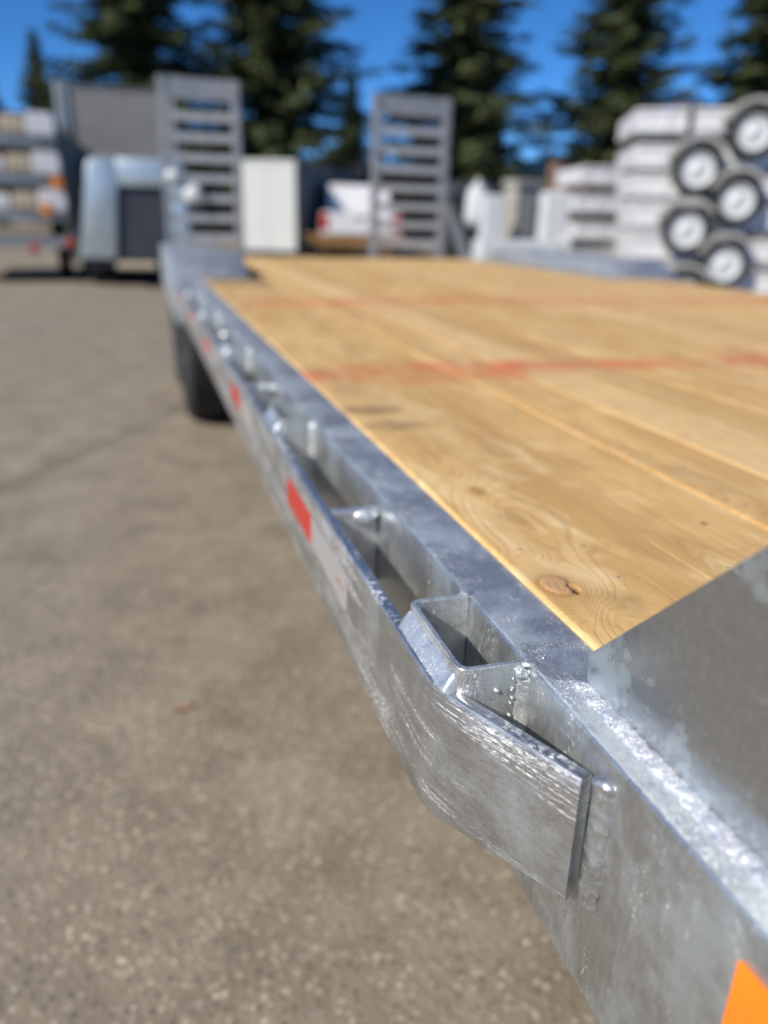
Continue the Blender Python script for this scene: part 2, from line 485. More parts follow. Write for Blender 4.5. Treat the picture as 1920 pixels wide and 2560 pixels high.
    ro = t.math('ADD', 0.50, t.math('MULTIPLY', fib, 0.2))
    return t.set(color=col, rough=ro, spec=0.2, normal=t.bump(hgt, 0.5, 0.0008))


M['wood'] = mat_wood('deck_wood')
M['wood_near'] = mat_wood('deck_wood_knotty', near=True)


def mat_tape(name, col, hatch):
    t = NT(name)
    v = t.coord()
    w = t.n("ShaderNodeTexWave", wave_type='BANDS', bands_direction='Y', inp={'Vector': v, 'Scale': 62.0, 'Distortion': 0.0})
    w2 = t.n("ShaderNodeTexWave", wave_type='BANDS', bands_direction='Z', inp={'Vector': v, 'Scale': 62.0, 'Distortion': 0.0})
    f = t.math('MAXIMUM', w.outputs['Fac'], t.math('MULTIPLY', w2.outputs['Fac'], 0.3))
    c = t.mix(t.ramp(f, [(0.35, 0.0), (0.8, 1.0)]), tuple(x * hatch for x in col), col)
    return t.set(color=c, rough=0.35, metal=0.15)


M['tape_white'] = mat_tape('reflective_white', (0.50, 0.49, 0.47), 0.62)
M['tape_red'] = mat_tape('reflective_red', (0.60, 0.035, 0.025), 0.9)
M['tape_print'] = plain('red_print', (0.60, 0.10, 0.08), 0.5)


def mat_orange():
    t = NT('orange_reflector')
    v = t.coord()
    n1 = t.noise(v, 60, 3)
    c = t.mix(n1, (0.95, 0.17, 0.005), (1.0, 0.30, 0.01))
    m_ = t.set(color=c, rough=0.25)
    t.p.inputs['Coat Weight'].default_value = 0.5
    return m_


M['orange'] = mat_orange()

# ================================================================== setting
mb = MB()
mb.box((-400, -200, -0.3), (400, 500, 0.0))
ground = tag(mb.build('ground', M['asphalt'], smooth=False), kind='structure')

# ================================================================== the trailer (near thing)
ZT = 0.700          # top of side channel
trailer = empty('flatbed_trailer', (0, 0, 0), 0,
                'long galvanised flatbed trailer with yellow wooden deck filling the foreground', 'trailer')
T = trailer
Y0, Y1 = -0.60, 5.27
WX = 2.285


def channel(x0, sgn):
    """C channel with its web outside at x0, flanges pointing sgn"""
    s = sgn
    w, tw, tf = 0.047, 0.006, 0.008
    zt, zb = ZT, 0.541
    r = 0.0035
    pts = [(x0, zb + r), (x0, zt - r), (x0 + s * r * .3, zt - r * .3), (x0 + s * r, zt), (x0 + s * w, zt), (x0 + s * w, zt - tf),
           (x0 + s * tw, zt - tf), (x0 + s * tw, zb + tf), (x0 + s * w, zb + tf), (x0 + s * w, zb), (x0 + s * r, zb), (x0 + s * r * .3, zb + r * .3)]
    mb = MB()
    mb.prism(pts, 1, Y0, Y1)
    o = mb.build('side_channel', M['galv_frame'], T, angle=50)
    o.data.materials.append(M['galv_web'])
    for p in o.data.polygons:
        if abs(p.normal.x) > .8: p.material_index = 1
    return o


channel(0.0, 1)
channel(WX, -1)
MB().box((0.006, Y0 - 0.005, 0.545), (WX - 0.006, Y0 + 0.045, 0.698), 0.004).build('front_crossmember', M['galv_frame'], T)
MB().box((0.0, Y1 - 0.04, 0.545), (WX, Y1 + 0.004, 0.703), 0.004).build('rear_crossmember', M['galv_frame'], T)
cross = MB().box((0.008, -0.02, 0.575), (WX - 0.008, 0.02, 0.655), 0.004).mesh('crossmember', True)
for k in range(9):
    link('crossmember', cross, M['galv_frame'], T, (0, -0.1 + k * 0.58, 0))
for x in (0.55, 1.73):
    MB().box((x - .04, Y0, 0.46), (x + .04, Y1, 0.572), 0.006).build('main_beam', M['galv_frame'], T)

# drawbar in front of the deck
for s_ in (-1, 1):
    a_, b_ = Vector((WX / 2 + s_ * 0.75, Y0, 0.50)), Vector((WX / 2 + s_ * 0.04, Y0 - 1.35, 0.50))
    d_ = b_ - a_
    g = MB()
    g.box((-.04, 0, -.06), (.04, d_.length, .06), .006)
    g.build('drawbar_beam', M['galv_frame'], T, loc=a_, rot=(0, 0, math.atan2(-d_.x, d_.y)))
MB().box((WX / 2 - .06, Y0 - 1.62, 0.45), (WX / 2 + .06, Y0 - 1.30, 0.57), .01).build('coupler', M['galv_frame'], T)
MB().cyl((WX / 2, Y0 - 1.15, 0.0), (WX / 2, Y0 - 1.15, 0.80), .028, n=18).build('jack_leg', M['galv_frame'], T)
# ---- deck boards
edges = [0.0475, 0.3065, 0.412, 0.517, 0.632]
while edges[-1] + 0.135 < 2.20: edges.append(edges[-1] + 0.1335)
edges[-1] = 2.238
tops = [0.7030, 0.7045, 0.7060, 0.7061, 0.7070]
YB0, YB1 = -0.55, 5.228
KX, KY = 0.0657, 0.4558


def near_board(x0, x1, zt):
    """first plank: fine grid round the knot, with a real pit beside it"""
    bm = bmesh.new()
    xs = sorted(set([x0, x0 + .0012, x0 + .003, x0 + .0033, x0 + .0038] + [x0 + 0.003 + i * 0.0016 for i in range(1, 33)] + [0.105, 0.115, 0.125, 0.14, 0.16, 0.178, 0.1825, 0.1832, 0.1838, 0.1844, 0.1850, 0.1856, 0.1862, 0.1868, 0.1875, 0.192, 0.20, 0.23, 0.27, x1 - .0038, x1 - .0032, x1 - .003, x1 - .001, x1]))
    ys = sorted(set([YB0, 0.0, 0.2, 0.3, 0.36, 0.375, 0.382, 0.40] + [0.41 + i * 0.0018 for i in range(0, 48)] + [0.505, 0.512, 0.52, 0.56, 0.65, 0.8, 1.0, 1.3, 1.7, 2.2, 2.8, YB1 if x0 > .3 else 3.43]))

    def zz(x, y):
        z = zt
        e = min(x - x0, x1 - x)
        if e < 0.003: z -= (0.003 - e) * 0.55 * (1.2 - e / 0.003 * .5)
        dx, dy = x - KX, y - KY
        d = math.hypot(dx, dy * 0.72)
        if d < 0.0105:     # raised rough knot
            z += 0.0019 + 0.0006 * noise.noise((x * 380, y * 380, 3.0))
        elif d < 0.05:
            z += 0.0006 * math.exp(-((d - .0105) / .012) ** 2)
        # pit on the far right of the knot
        px, py = x - (KX + 0.0098), y - (KY - 0.0078)
        pd = math.hypot(px / 0.0027, py / 0.0060)
        if pd < 1.35: z -= 0.0100 * max(0, min(1, (1.35 - pd) / 0.4))
        # drying check running along the plank
        if abs(x - 0.185 - 0.0006 * math.sin(y * 60)) < 0.0009 and 0.38 < y < 0.515: z -= 0.0010
        return z
    grid = [[bm.verts.new((x, y, zz(x, y))) for x in xs] for y in ys]
    for j in range(len(ys) - 1):
        for i in range(len(xs) - 1):
            bm.faces.new((grid[j][i], grid[j][i + 1], grid[j + 1][i + 1], grid[j + 1][i]))
    zb = zt - 0.036
    low = [[bm.verts.new((x, y, zb)) for x in (x0, x1)] for y in ys]
    for j in range(len(ys) - 1):
        bm.faces.new((low[j][0], grid[j][0], grid[j + 1][0], low[j + 1][0]))
        bm.faces.new((grid[j][-1], low[j][1], low[j + 1][1], grid[j + 1][-1]))
        bm.faces.new((low[j][1], low[j][0], low[j + 1][0], low[j + 1][1]))
    bm.faces.new([low[0][0], low[0][1]] + [grid[0][i] for i in range(len(xs) - 1, -1, -1)])
    bm.faces.new([low[-1][1], low[-1][0]] + [grid[-1][i] for i in range(len(xs))])
    for f in bm.faces: f.smooth = True
    for e in bm.edges:
        if len(e.link_faces) == 2 and e.calc_face_angle(0) > R(45): e.smooth = False
    me = bpy.data.meshes.new('deck_board')
    bm.to_mesh(me); bm.free()
    return link('deck_board', me, M['wood_near'], T)


near_board(edges[0], edges[1] - 0.0009, tops[0])
rb = random.Random(5)
for i in range(1, len(edges) - 1):
    a, b = edges[i], edges[i + 1] - (0.0008 if i < 5 else 0.0004)
    z = tops[i] if i < len(tops) else 0.7070 + rb.uniform(-.0003, .0003)
    y1 = YB1
    if a < 0.235 or b > WX - 0.235: y1 = 3.43
    if i == 2:   # this plank stands proud only from y = 0.54 on
        pass
    MB().box((a, YB0, z - 0.036), (b, y1, z), 0.0008 if i < 5 else 0.0004).build('deck_board', M['wood'], T, smooth=False)

# screw heads
scr = MB().cyl((0, 0, -0.001), (0, 0, 0.0006), 0.0017, 0.0013, 12).mesh('screw', True)
for (x, y) in ((0.118, 0.458), (0.212, 0.453), (0.085, 0.60), (0.15, 1.29), (0.07, 1.28), (0.22, 1.27), (0.28, 1.28), (0.34, 1.28), (0.38, 1.28), (0.44, 0.72), (0.36, 0.72)):
    i = max(k for k in range(len(edges)) if edges[k] <= x)
    link('screw', scr, M['galv_far'], T, (x, y, tops[i]))

# ---- rub rail: flat bar, bent in to the channel at its near end
RO, RT = -0.0555, 0.0100         # outer face, thickness
RZ0, RZ1 = 0.584, 0.6835


def rail():
    # centreline of the outer face in plan, near end first
    path = []
    ye = 0.2835
    path.append((-0.0108, ye))
    path.append((-0.0250, 0.3150))
    path.append((-0.0400, 0.3498))
    for k in range(7):          # rounded bend
        t_ = k / 6
        a = Vector((-0.0482, 0.3685)); b = Vector((RO, 0.3850)); c = Vector((RO, 0.4010))
        p = a.lerp(b, t_).lerp(b.lerp(c, t_), t_)
        path.append((p.x, p.y))
    y = 0.45
    while y < 3.2:
        path.append((RO, y)); y += 0.05
    path += [(RO, 3.25), (RO + .012, 3.31), (RO + .034, 3.37), (-0.011, 3.40)]
    bm = bmesh.new()
    rings = []
    n = len(path)
    for i, (x, y) in enumerate(path):
        p = Vector((x, y))
        a = Vector(path[max(0, i - 1)]); b = Vector(path[min(n - 1, i + 1)])
        d = (b - a).normalized()
        nrm = Vector((d.y, -d.x))          # towards +x (inside)
        ip = p + nrm * RT
        zb = RZ0
        if y < 0.42: zb = RZ0 + 0.0175 * min(1, ((0.42 - y) / 0.13)) ** 1.3
        zt = RZ1 + (0.0006 * noise.noise((y * 30, 0, 0)))
        zb += 0.0011 * noise.noise((y * 45, 5, 0))
        r = 0.0022
        op = p
        prof = [(op, zb + r), (op, zb + (zt - zb) * .33), (op, zb + (zt - zb) * .66), (op, zt - r), (op + nrm * r * .35, zt - r * .35), (op + nrm * r, zt), (ip - nrm * r * .7, zt), (ip, zt - r * .7),
                (ip, zb + r * .7), (ip - nrm * r * .7, zb), (op + nrm * r, zb), (op + nrm * r * .35, zb + r * .35)]
        rings.append([bm.verts.new((q.x, q.y, z)) for q, z in prof])
    m_ = len(rings[0])
    for i in range(n - 1):
        for j in range(m_):
            bm.faces.new((rings[i][j], rings[i][(j + 1) % m_], rings[i + 1][(j + 1) % m_], rings[i + 1][j]))
    bm.faces.new(rings[0]); bm.faces.new(rings[-1][::-1])
    bmesh.ops.recalc_face_normals(bm, faces=bm.faces[:])
    for f in bm.faces: f.smooth = True
    for e in bm.edges:
        if len(e.link_faces) == 2 and e.calc_face_angle(0) > R(50): e.smooth = False
    me = bpy.data.meshes.new('rub_rail')
    bm.to_mesh(me); bm.free()
    return link('rub_rail', me, M['galv_rail'], T)


rail_o = rail()
rail_r = link('rub_rail', rail_o.data.copy(), None, T)
rail_r.data.transform(Matrix.Translation((WX, 0, 0)) @ Matrix.Diagonal((-1, 1, 1, 1)))
rail_r.data.flip_normals()


# ---- stake pockets: U of plate open towards the web
def pocket_mesh():
    L, W, t_, r = 0.0965, 0.0450, 0.0046, 0.0085
    zt, zb = 0.7005, 0.592

    def arc(cx_, cy_, rad, a0, a1, n=6):
        return [(cx_ + rad * math.cos(R(a0 + (a1 - a0) * k / n)), cy_ + rad * math.sin(R(a0 + (a1 - a0) * k / n))) for k in range(n + 1)]
    outer = [(-0.0003, 0.0)] + arc(-W + r, r, r, 270, 180) + arc(-W + r, L - r, r, 180, 90) + [(-0.0003, L)]
    ri = r - t_ + .001
    inner = [(-0.0003, L - t_)] + arc(-W + t_ + ri, L - t_ - ri, ri, 90, 180) + arc(-W + t_ + ri, t_ + ri, ri, 180, 270) + [(-0.0003, t_)]
    mb = MB()
    mb.prism(outer + inner, 2, zb, zt)
    top = [e for e in mb.bm.edges if all(v.co.z > zt - 1e-5 for v in e.verts)]
    bmesh.ops.bevel(mb.bm, geom=top, offset=0.0009, segments=2, affect='EDGES')
    return mb.mesh('stake_pocket', True, 50)


def bead(path, w, h, name='weld_bead', up=(0, 0, 1), lump=0.35, step=0.0016, seed=0, nr=9, parent=None, mat=None, ripple=0.0):
    """lumpy weld seam following a polyline"""
    pts = []
    for a, b in zip(path[:-1], path[1:]):
        a, b = Vector(a), Vector(b)
        n = max(1, int((b - a).length / step))
        for k in range(n): pts.append(a.lerp(b, k / n))
    pts.append(Vector(path[-1]))
    bm = bmesh.new()
    up = Vector(up)
    rings = []
    N = len(pts)
    s = 0.0
    for i, p in enumerate(pts):
        d = (pts[min(N - 1, i + 1)] - pts[max(0, i - 1)]).normalized()
        side = d.cross(up).normalized()
        u2 = side.cross(d).normalized()
        end = min(i, N - 1 - i) / max(1.0, 0.0035 / step)
        tp = math.sqrt(min(1.0, max(0.02, end)))
        s = i * step
        ring = []
        rp = 1 + ripple * math.sin(s * 2 * math.pi / 0.0042)
        for k in range(nr):
            a = 2 * math.pi * k / nr
            f = 1 + lump * noise.noise((s * 130 + seed, math.cos(a) * 1.3, math.sin(a) * 1.3 + seed)) + lump * .5 * noise.noise((s * 420 + seed, math.cos(a) * 2.3, math.sin(a) * 2.3))
            ring.append(bm.verts.new(p + side * (math.cos(a) * w * f * tp * rp) + u2 * (math.sin(a) * h * f * tp * rp)))
        rings.append(ring)
    for i in range(N - 1):
        for k in range(nr):
            bm.faces.new((rings[i][k], rings[i][(k + 1) % nr], rings[i + 1][(k + 1) % nr], rings[i + 1][k]))
    bm.faces.new(rings[0][::-1]); bm.faces.new(rings[-1])
    bmesh.ops.recalc_face_normals(bm, faces=bm.faces[:])
    for f in bm.faces: f.smooth = True
    me = bpy.data.meshes.new(name)
    bm.to_mesh(me); bm.free()
    return link(name, me, mat or M['galv_weld'], parent or T)


def fillet(y, seed):
    """sloping weld face from the pocket's outer top edge down to the rail's top edge"""
    sec = [(-0.0438, 0.6955), (-0.0452, 0.6948), (-0.0466, 0.6932), (-0.0482, 0.6910), (-0.0498, 0.6885), (-0.0514, 0.6860), (-0.0527, 0.6842), (-0.0533, 0.6825), (-0.0500, 0.6815), (-0.0438, 0.6815)]
    bm = bmesh.new()
    ya, yb = y + 0.004, y + 0.0945
    n = 84
    rings = []
    for i in range(n + 1):
        u = i / n
        yy = ya + (yb - ya) * u
        k = min(1.0, min(u, 1 - u) / 0.055)
        k = math.sqrt(max(0.0, 1 - (1 - k) ** 2))
        ring = []
        for q, (x, z) in enumerate(sec):
            zz = 0.6820 + (z - 0.6820) * (0.18 + 0.82 * k)
            xx = -0.0440 + (x + 0.0440) * (0.55 + 0.45 * k)
            w = 0.0 if q in (0, 8, 9) else 1.0
            d = w * (0.0009 * noise.noise((yy * 110 + seed, z * 160, seed)) + 0.00055 * noise.noise((yy * 330, z * 420, seed + 3)))
            ring.append(bm.verts.new((xx - d * .75, yy, zz + d * .6)))
        rings.append(ring)
    m_ = len(sec)
    for i in range(n):
        for q in range(m_):
            bm.faces.new((rings[i][q], rings[i][(q + 1) % m_], rings[i + 1][(q + 1) % m_], rings[i + 1][q]))
    bm.faces.new(rings[0]); bm.faces.new(rings[-1][::-1])
    bmesh.ops.recalc_face_normals(bm, faces=bm.faces[:])
    for f in bm.faces: f.smooth = True
    me = bpy.data.meshes.new('weld_bead')
    bm.to_mesh(me); bm.free()
    return link('weld_bead', me, M['galv_weld'], T)


pm = pocket_mesh()
PY = [0.3695 + 0.63 * k for k in range(5)]
SY = [0.690 + 0.63 * k for k in range(5) if 0.690 + 0.63 * k < 3.2]
for k, y in enumerate(PY):
    o = link('stake_pocket', pm, M['galv_plate'] if k else M['galv_frame'], T, (0, y, 0))
    # fillet between pocket and rail top
    sd = 3.1 * k
    fillet(y, sd)
    bead([(-0.0012, y - 0.0008, 0.694), (-0.0014, y - 0.0008, 0.655), (-0.0012, y - 0.0006, 0.60)], 0.0074, 0.0030, up=(-0.62, -0.78, 0), seed=sd + 1, lump=0.22, nr=16, step=0.001, mat=M['galv_frame'])
    bead([(-0.0022, y + 0.0975, 0.697), (-0.0022, y + 0.0975, 0.60)], 0.003, 0.003, up=(1, 0.6, 0), seed=sd + 2)


def blob(name, c, r, sc=(1, 1, 1), seed=0, lump=0.15, sub=3, mat=None, parent=None):
    bm = bmesh.new()
    bmesh.ops.create_icosphere(bm, subdivisions=sub, radius=1.0)
    for v in bm.verts:
        f = 1 + lump * noise.noise(v.co * 1.7 + Vector((seed, 0, seed)))
        v.co = Vector((v.co.x * sc[0], v.co.y * sc[1], v.co.z * sc[2])) * r * f + Vector(c)
    for f in bm.faces: f.smooth = True
    me = bpy.data.meshes.new(name)
    bm.to_mesh(me); bm.free()
    return link(name, me, mat or M['galv_weld'], parent or T)


# shiny lump and dribbles at the near pocket's inner corner
blob('weld_lump', (-0.0032, 0.3682, 0.6935), 0.0052, (1.0, 0.6, 0.9), 2, 0.25)
blob('weld_lump', (0.0000, 0.4675, 0.6995), 0.0040, (1.2, 1.2, 0.6), 5, 0.3)
blob('weld_lump', (0.0010, 0.3685, 0.7000), 0.0042, (1.2, 0.9, 0.5), 6, 0.3)
rz = random.Random(11)
for z in (0.6900, 0.6885, 0.6835, 0.6822, 0.6765, 0.6730, 0.6642, 0.6630, 0.6558, 0.6500, 0.6492, 0.6484):
    k = int(z * 1e4) % 17
    blob('zinc_drip', (-0.0088 + rz.uniform(-.0009, .0009), 0.3690, z), rz.uniform(0.0005, 0.0012), (1, 1, 1.3), k, 0.2, 2)
blob('zinc_drip', (-0.0195, 0.3690, 0.6835), 0.0016, (1, 0.9, 1), 3, 0.2, 2)
blob('zinc_drip', (0.012, 0.372, 0.7003), 0.0011, (1, 1, .6), 3, 0.2, 2)

# spacer bars between rail and web
for k, y in enumerate(SY):
    MB().box((-0.0458, y, 0.606), (0.0, y + 0.012, 0.684), 0.002).build('rail_spacer', M['galv_weld'], T)
    blob('weld_lump', (-0.013, y + 0.0005, 0.677), 0.0115, (1.2, 0.75, 0.85), 4 + k, 0.2)

# rail end weld (upright, fat) and the seam below the upright plate
bead([(-0.0015, 0.2765, 0.688), (-0.0012, 0.2752, 0.660), (-0.0010, 0.2755, 0.630), (-0.0012, 0.2775, 0.601)], 0.0070, 0.0046, up=(-0.80, -0.30, 0), seed=21, lump=0.26, nr=20, step=0.001, mat=M['galv_web'])
bead([(-0.001, 0.3420, 0.602), (-0.001, 0.300, 0.602)], 0.002, 0.003, seed=23)

# ---- upright gusset plate at the front of the deck
pts = [(0.338, ZT), (0.3405, 0.7195), (0.228, 0.8345), (0.060, 1.005), (-0.10, 1.02), (-0.10, ZT)]
gm = MB()
gm.prism(pts, 0, 0.0215, 0.0275, 0.0009)
gm.build('gusset_plate', M['galv_plate'], T)
gm = MB()
gm.prism(pts, 0, WX - 0.0275, WX - 0.0215, 0.0009)
gm.build('gusset_plate', M['galv_plate'], T)
MB().box((0.0275, -0.10, ZT), (WX - 0.0275, -0.094, 1.0), 0.001).build('headboard', M['galv_plate'], T)
bead([(0.0190, 0.342, 0.7010), (0.0186, 0.28, 0.7012), (0.0190, 0.18, 0.7012), (0.0188, 0.05, 0.7012)], 0.0056, 0.0020, seed=31, lump=0.6, nr=18, step=0.0007, mat=M['galv_crumb'])
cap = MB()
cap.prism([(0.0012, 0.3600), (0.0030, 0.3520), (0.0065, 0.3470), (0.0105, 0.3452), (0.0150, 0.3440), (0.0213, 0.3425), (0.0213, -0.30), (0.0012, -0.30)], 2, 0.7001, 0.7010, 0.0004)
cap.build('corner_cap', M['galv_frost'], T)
# broken zinc crumbs along that seam
for k in range(110):
    y = 0.335 - 0.25 * rz.random()
    blob('zinc_drip', (0.0165 + rz.uniform(-.0045, .0045), y, 0.7015 + rz.uniform(-.0008, .0016)), rz.uniform(0.0004, 0.0012), (1, 1.4, .7), k, 0.45, 2, mat=M['galv_crumb'])

# ---- reflective tape on the rail, orange reflector on the channel
TX = RO - 0.0004
for k in range(5):
    y = 0.592 + 0.6 * k
    if y > 3.0: break
    MB().box((TX - 0.0003, y + 0.0008, 0.628), (TX + 0.0002, y + 0.1525, 0.6605)).build('white_tape', M['tape_white'], T, smooth=False)
    MB().box((TX - 0.0003, y + 0.1530, 0.628), (TX + 0.0002, y + 0.292, 0.6605)).build('red_tape', M['tape_red'], T, smooth=False)
fc = bpy.data.curves.new('tape_print', 'FONT')
fc.body = "DOT-C2"
fc.size = 0.0072
fc.align_x = 'CENTER'
fo = bpy.data.objects.new('tape_print_tmp', fc)
COL.objects.link(fo)
bpy.context.view_layer.update()
dg = bpy.context.evaluated_depsgraph_get()
pme = bpy.data.meshes.new_from_object(fo.evaluated_get(dg))
bpy.data.objects.remove(fo)
pme.materials.clear()
# glyph x runs along -Y, glyph y runs up, facing -X
pr = link('tape_print', pme, M['tape_print'], T)
pr.matrix_world = Matrix(((0, 0, -1, TX - 0.0005), (-1, 0, 0, 0.618), (0, 1, 0, 0.640), (0, 0, 0, 1)))

og = MB()
og.prism([(0.1765, 0.679), (0.146, 0.6805), (0.060, 0.6805), (0.060, 0.628), (0.1768, 0.628)], 0, -0.0028, -0.0004, 0.0006)
og.build('orange_reflector', M['orange'], T)


# ---- drive-over fenders
def fender(mir):
    yf0, yf1, yr1, yr0 = 3.42, 3.58, 4.96, 5.12
    xo, xi, zt = -0.062, 0.235, 0.785
    prof = [(yf0, 0.7005), (yf1, zt), (yr1, zt), (yr0, 0.7005)]
    th = 0.006

    def X(x): return WX - x if mir else x
    def pr(ps, a, b, name, mat):
        g = MB(); g.prism(ps, 0, min(X(a), X(b)), max(X(a), X(b)), 0.0015)
        return g.build(name, mat, T, angle=40)
    shell = prof + [(p[0], p[1] - th) for p in reversed(prof)]
    f_ = pr(shell, xo, xi, 'fender', M['galv_fender'])
    side = prof + [(yr0, 0.66), (yf0, 0.66)]
    def sub(ps, a, b, name):
        o = pr(ps, a, b, name, M['galv_fender']); o.parent = f_
        return o
    sub([(yf0, 0.69), (yf1, zt - .002), (yr1, zt - .002), (yr0, 0.69)], xi - .004, xi + .003, 'inner_side')
    sub([(yf0, 0.69), (yf1, zt - .002), (yr1, zt - .002), (yr0, 0.69), (yr0, 0.56), (yf0, 0.52), (yf0, 0.52)][:6], xo - .003, xo + .004, 'outer_skirt')
    g = MB(); g.box((min(X(xo), X(0)), yf0 - .004, 0.52), (max(X(xo), X(0)), yf0 + .003, 0.699), .001)
    o = g.build('front_panel', M['galv_fender'], f_)
    for y in (3.515, 5.035):
        pass
    return f_


fender(False)
fender(True)


# ---- wheels of the trailer
def tyre_mesh(r, w, rim):
    a = w / 2
    prof = [(rim, -a * .80), (rim + .02, -a * .95), (r * .80, -a), (r * .93, -a * .93), (r * .985, -a * .78)]
    for g in (-.55, -.18, .18, .55):
        prof += [(r, a * (g - .17)), (r, a * (g - .035)), (r - .008, a * (g - .03)), (r - .008, a * (g + .03)), (r, a * (g + .035)), (r, a * (g + .17))]
    prof += [(r * .985, a * .78), (r * .93, a * .93), (r * .80, a), (rim + .02, a * .95), (rim, a * .80)]
    return MB().lathe(prof, axis=0, n=48).mesh('tyre', True, 30)


def rim_mesh(rim, w, side):
    a = w / 2 * side
    mb = MB()
    mb.lathe([(rim + .012, a * .92), (rim, a * .86), (rim - .012, a * .55), (rim * .80, a * .40), (rim * .62, a * .52), (rim * .40, a * .62), (rim * .30, a * .80), (rim * .18, a * .86), (.0005, a * .86)], axis=0, n=40)
    mb.lathe([(rim + .012, -a * .9), (rim, -a * .8), (rim - .012, a * .35)], axis=0, n=40)
    for k in range(5):
        t_ = 2 * math.pi * k / 5
        p = (a * .56, rim * .5 * math.cos(t_), rim * .5 * math.sin(t_))
        mb.cyl(p, (a * .70, p[1], p[2]), .011, .009, 6)
    return mb.mesh('rim', True, 35)


TM = tyre_mesh(0.36, 0.235, 0.20)
RML, RMR = rim_mesh(0.20, 0.235, -1), rim_mesh(0.20, 0.235, 1)
for x, rm in ((0.085, RML), (WX - 0.085, RMR)):
    for y in (3.93, 4.72):
        o = link('tyre', TM, M['rubber'], T, (x, y, 0.36))
        link('rim', rm, M['black_steel'], o)
for y in (3.93, 4.72):
    MB().cyl((0.2, y, 0.36), (WX - .2, y, 0.36), 0.04, n=14).build('axle', M['galv_far'], T)
    MB().box((0.52, y - .03, 0.36), (0.58, y + .03, 0.47)).build('axle_hanger', M['galv_far'], T)
    MB().box((1.70, y - .03, 0.36), (1.76, y + .03, 0.47)).build('axle_hanger', M['galv_far'], T)


# ---- standing loading ramps at the far end
def ramp(x0, x1, zt, brace):
    y = 5.33
    g = MB()
    for a, b in ((x0, x0 + .048), (x1 - .048, x1)):
        g.box((a, y - .03, 0.62), (b, y + .03, zt), .004)
    o = g.build('loading_ramp', M['galv_far'], T)
    MB().box((x0 + .049, y - .022, zt - .115), (x1 - .049, y + .022, zt - .002), .003).build('end_plate', M['galv_far'], o)
    rg = MB().box((x0 + .049, y - .025, -.025), (x1 - .049, y + .025, .023), .003).mesh('rung', True)
    z = zt - .205
    while z > 0.72:
        link('rung', rg, M['galv_rung'], o, (0, 0, z))
        z -= 0.1135
    if brace:
        g = MB()
        g.prism([(x1 - .03, 1.06), (x1 + .02, 1.06), (x1 + .20, 0.70), (x1 + .11, 0.70)], 1, y - .06, y - .035, .002)
        g.build('ramp_brace', M['galv_far'], o)
    return o


ramp(-0.012, 0.462, 1.70, False)
ramp(1.300, 1.822, 1.69, True)
# lumps on the near ramp, white colour standing in for bright reflections
blob('latch_glint', (0.045, 5.285, 1.16), 0.045, (1, .7, .9), 3, .2, 2, M['white_rim'])
blob('latch_glint', (0.16, 5.285, 1.06), 0.055, (1.2, .6, 1.1), 4, .3, 2, M['white_rim'])

# ================================================================== background vehicles and goods
def wheel(parent, loc, r, w, rimr, side=-1, axis_rot=0.0, cache={}):
    """tyre with a rim sub-part; axle along local Y, outer face towards -Y when side = -1"""
    key = (r, w, rimr, side)
    if key not in cache:
        cache[key] = (tyre_mesh(r, w, rimr), rim_mesh(rimr, w, side))
    tm, rm = cache[key]
    o = link('tyre', tm, M['rubber'], parent, loc, (0, 0, R(90)))
    link('rim', rm, M['white_rim'], o)
    return o


def arc_fender(parent, c, r, w, mat, name='fender', a0=8, a1=172, th=0.012):
    """curved mudguard over a wheel, axis along local Y"""
    mb = MB()
    n = 14
    ps = []
    for k in range(n + 1):
        a = R(a0 + (a1 - a0) * k / n)
        ps.append((c[0] + r * math.cos(a), c[2] + r * math.sin(a)))
    for k in range(n, -1, -1):
        a = R(a0 + (a1 - a0) * k / n)
        ps.append((c[0] + (r - th) * math.cos(a), c[2] + (r - th) * math.sin(a)))
    mb.prism(ps, 1, c[1] - w / 2, c[1] + w / 2)
    # side lip
    ps2 = []
    for k in range(n + 1):
        a = R(a0 + (a1 - a0) * k / n)
        ps2.append((c[0] + r * math.cos(a), c[2] + r * math.sin(a)))
    for k in range(n, -1, -1):
        a = R(a0 + (a1 - a0) * k / n)
        ps2.append((c[0] + (r - .045) * math.cos(a), c[2] + (r - .045) * math.sin(a)))
    mb.prism(ps2, 1, c[1] - w / 2 - .006, c[1] - w / 2 - .001)
    return mb.build(name, mat, parent)


M['lip'] = plain('pale_grey_mudguard', (0.36, 0.345, 0.32), 0.5, var=0.10)


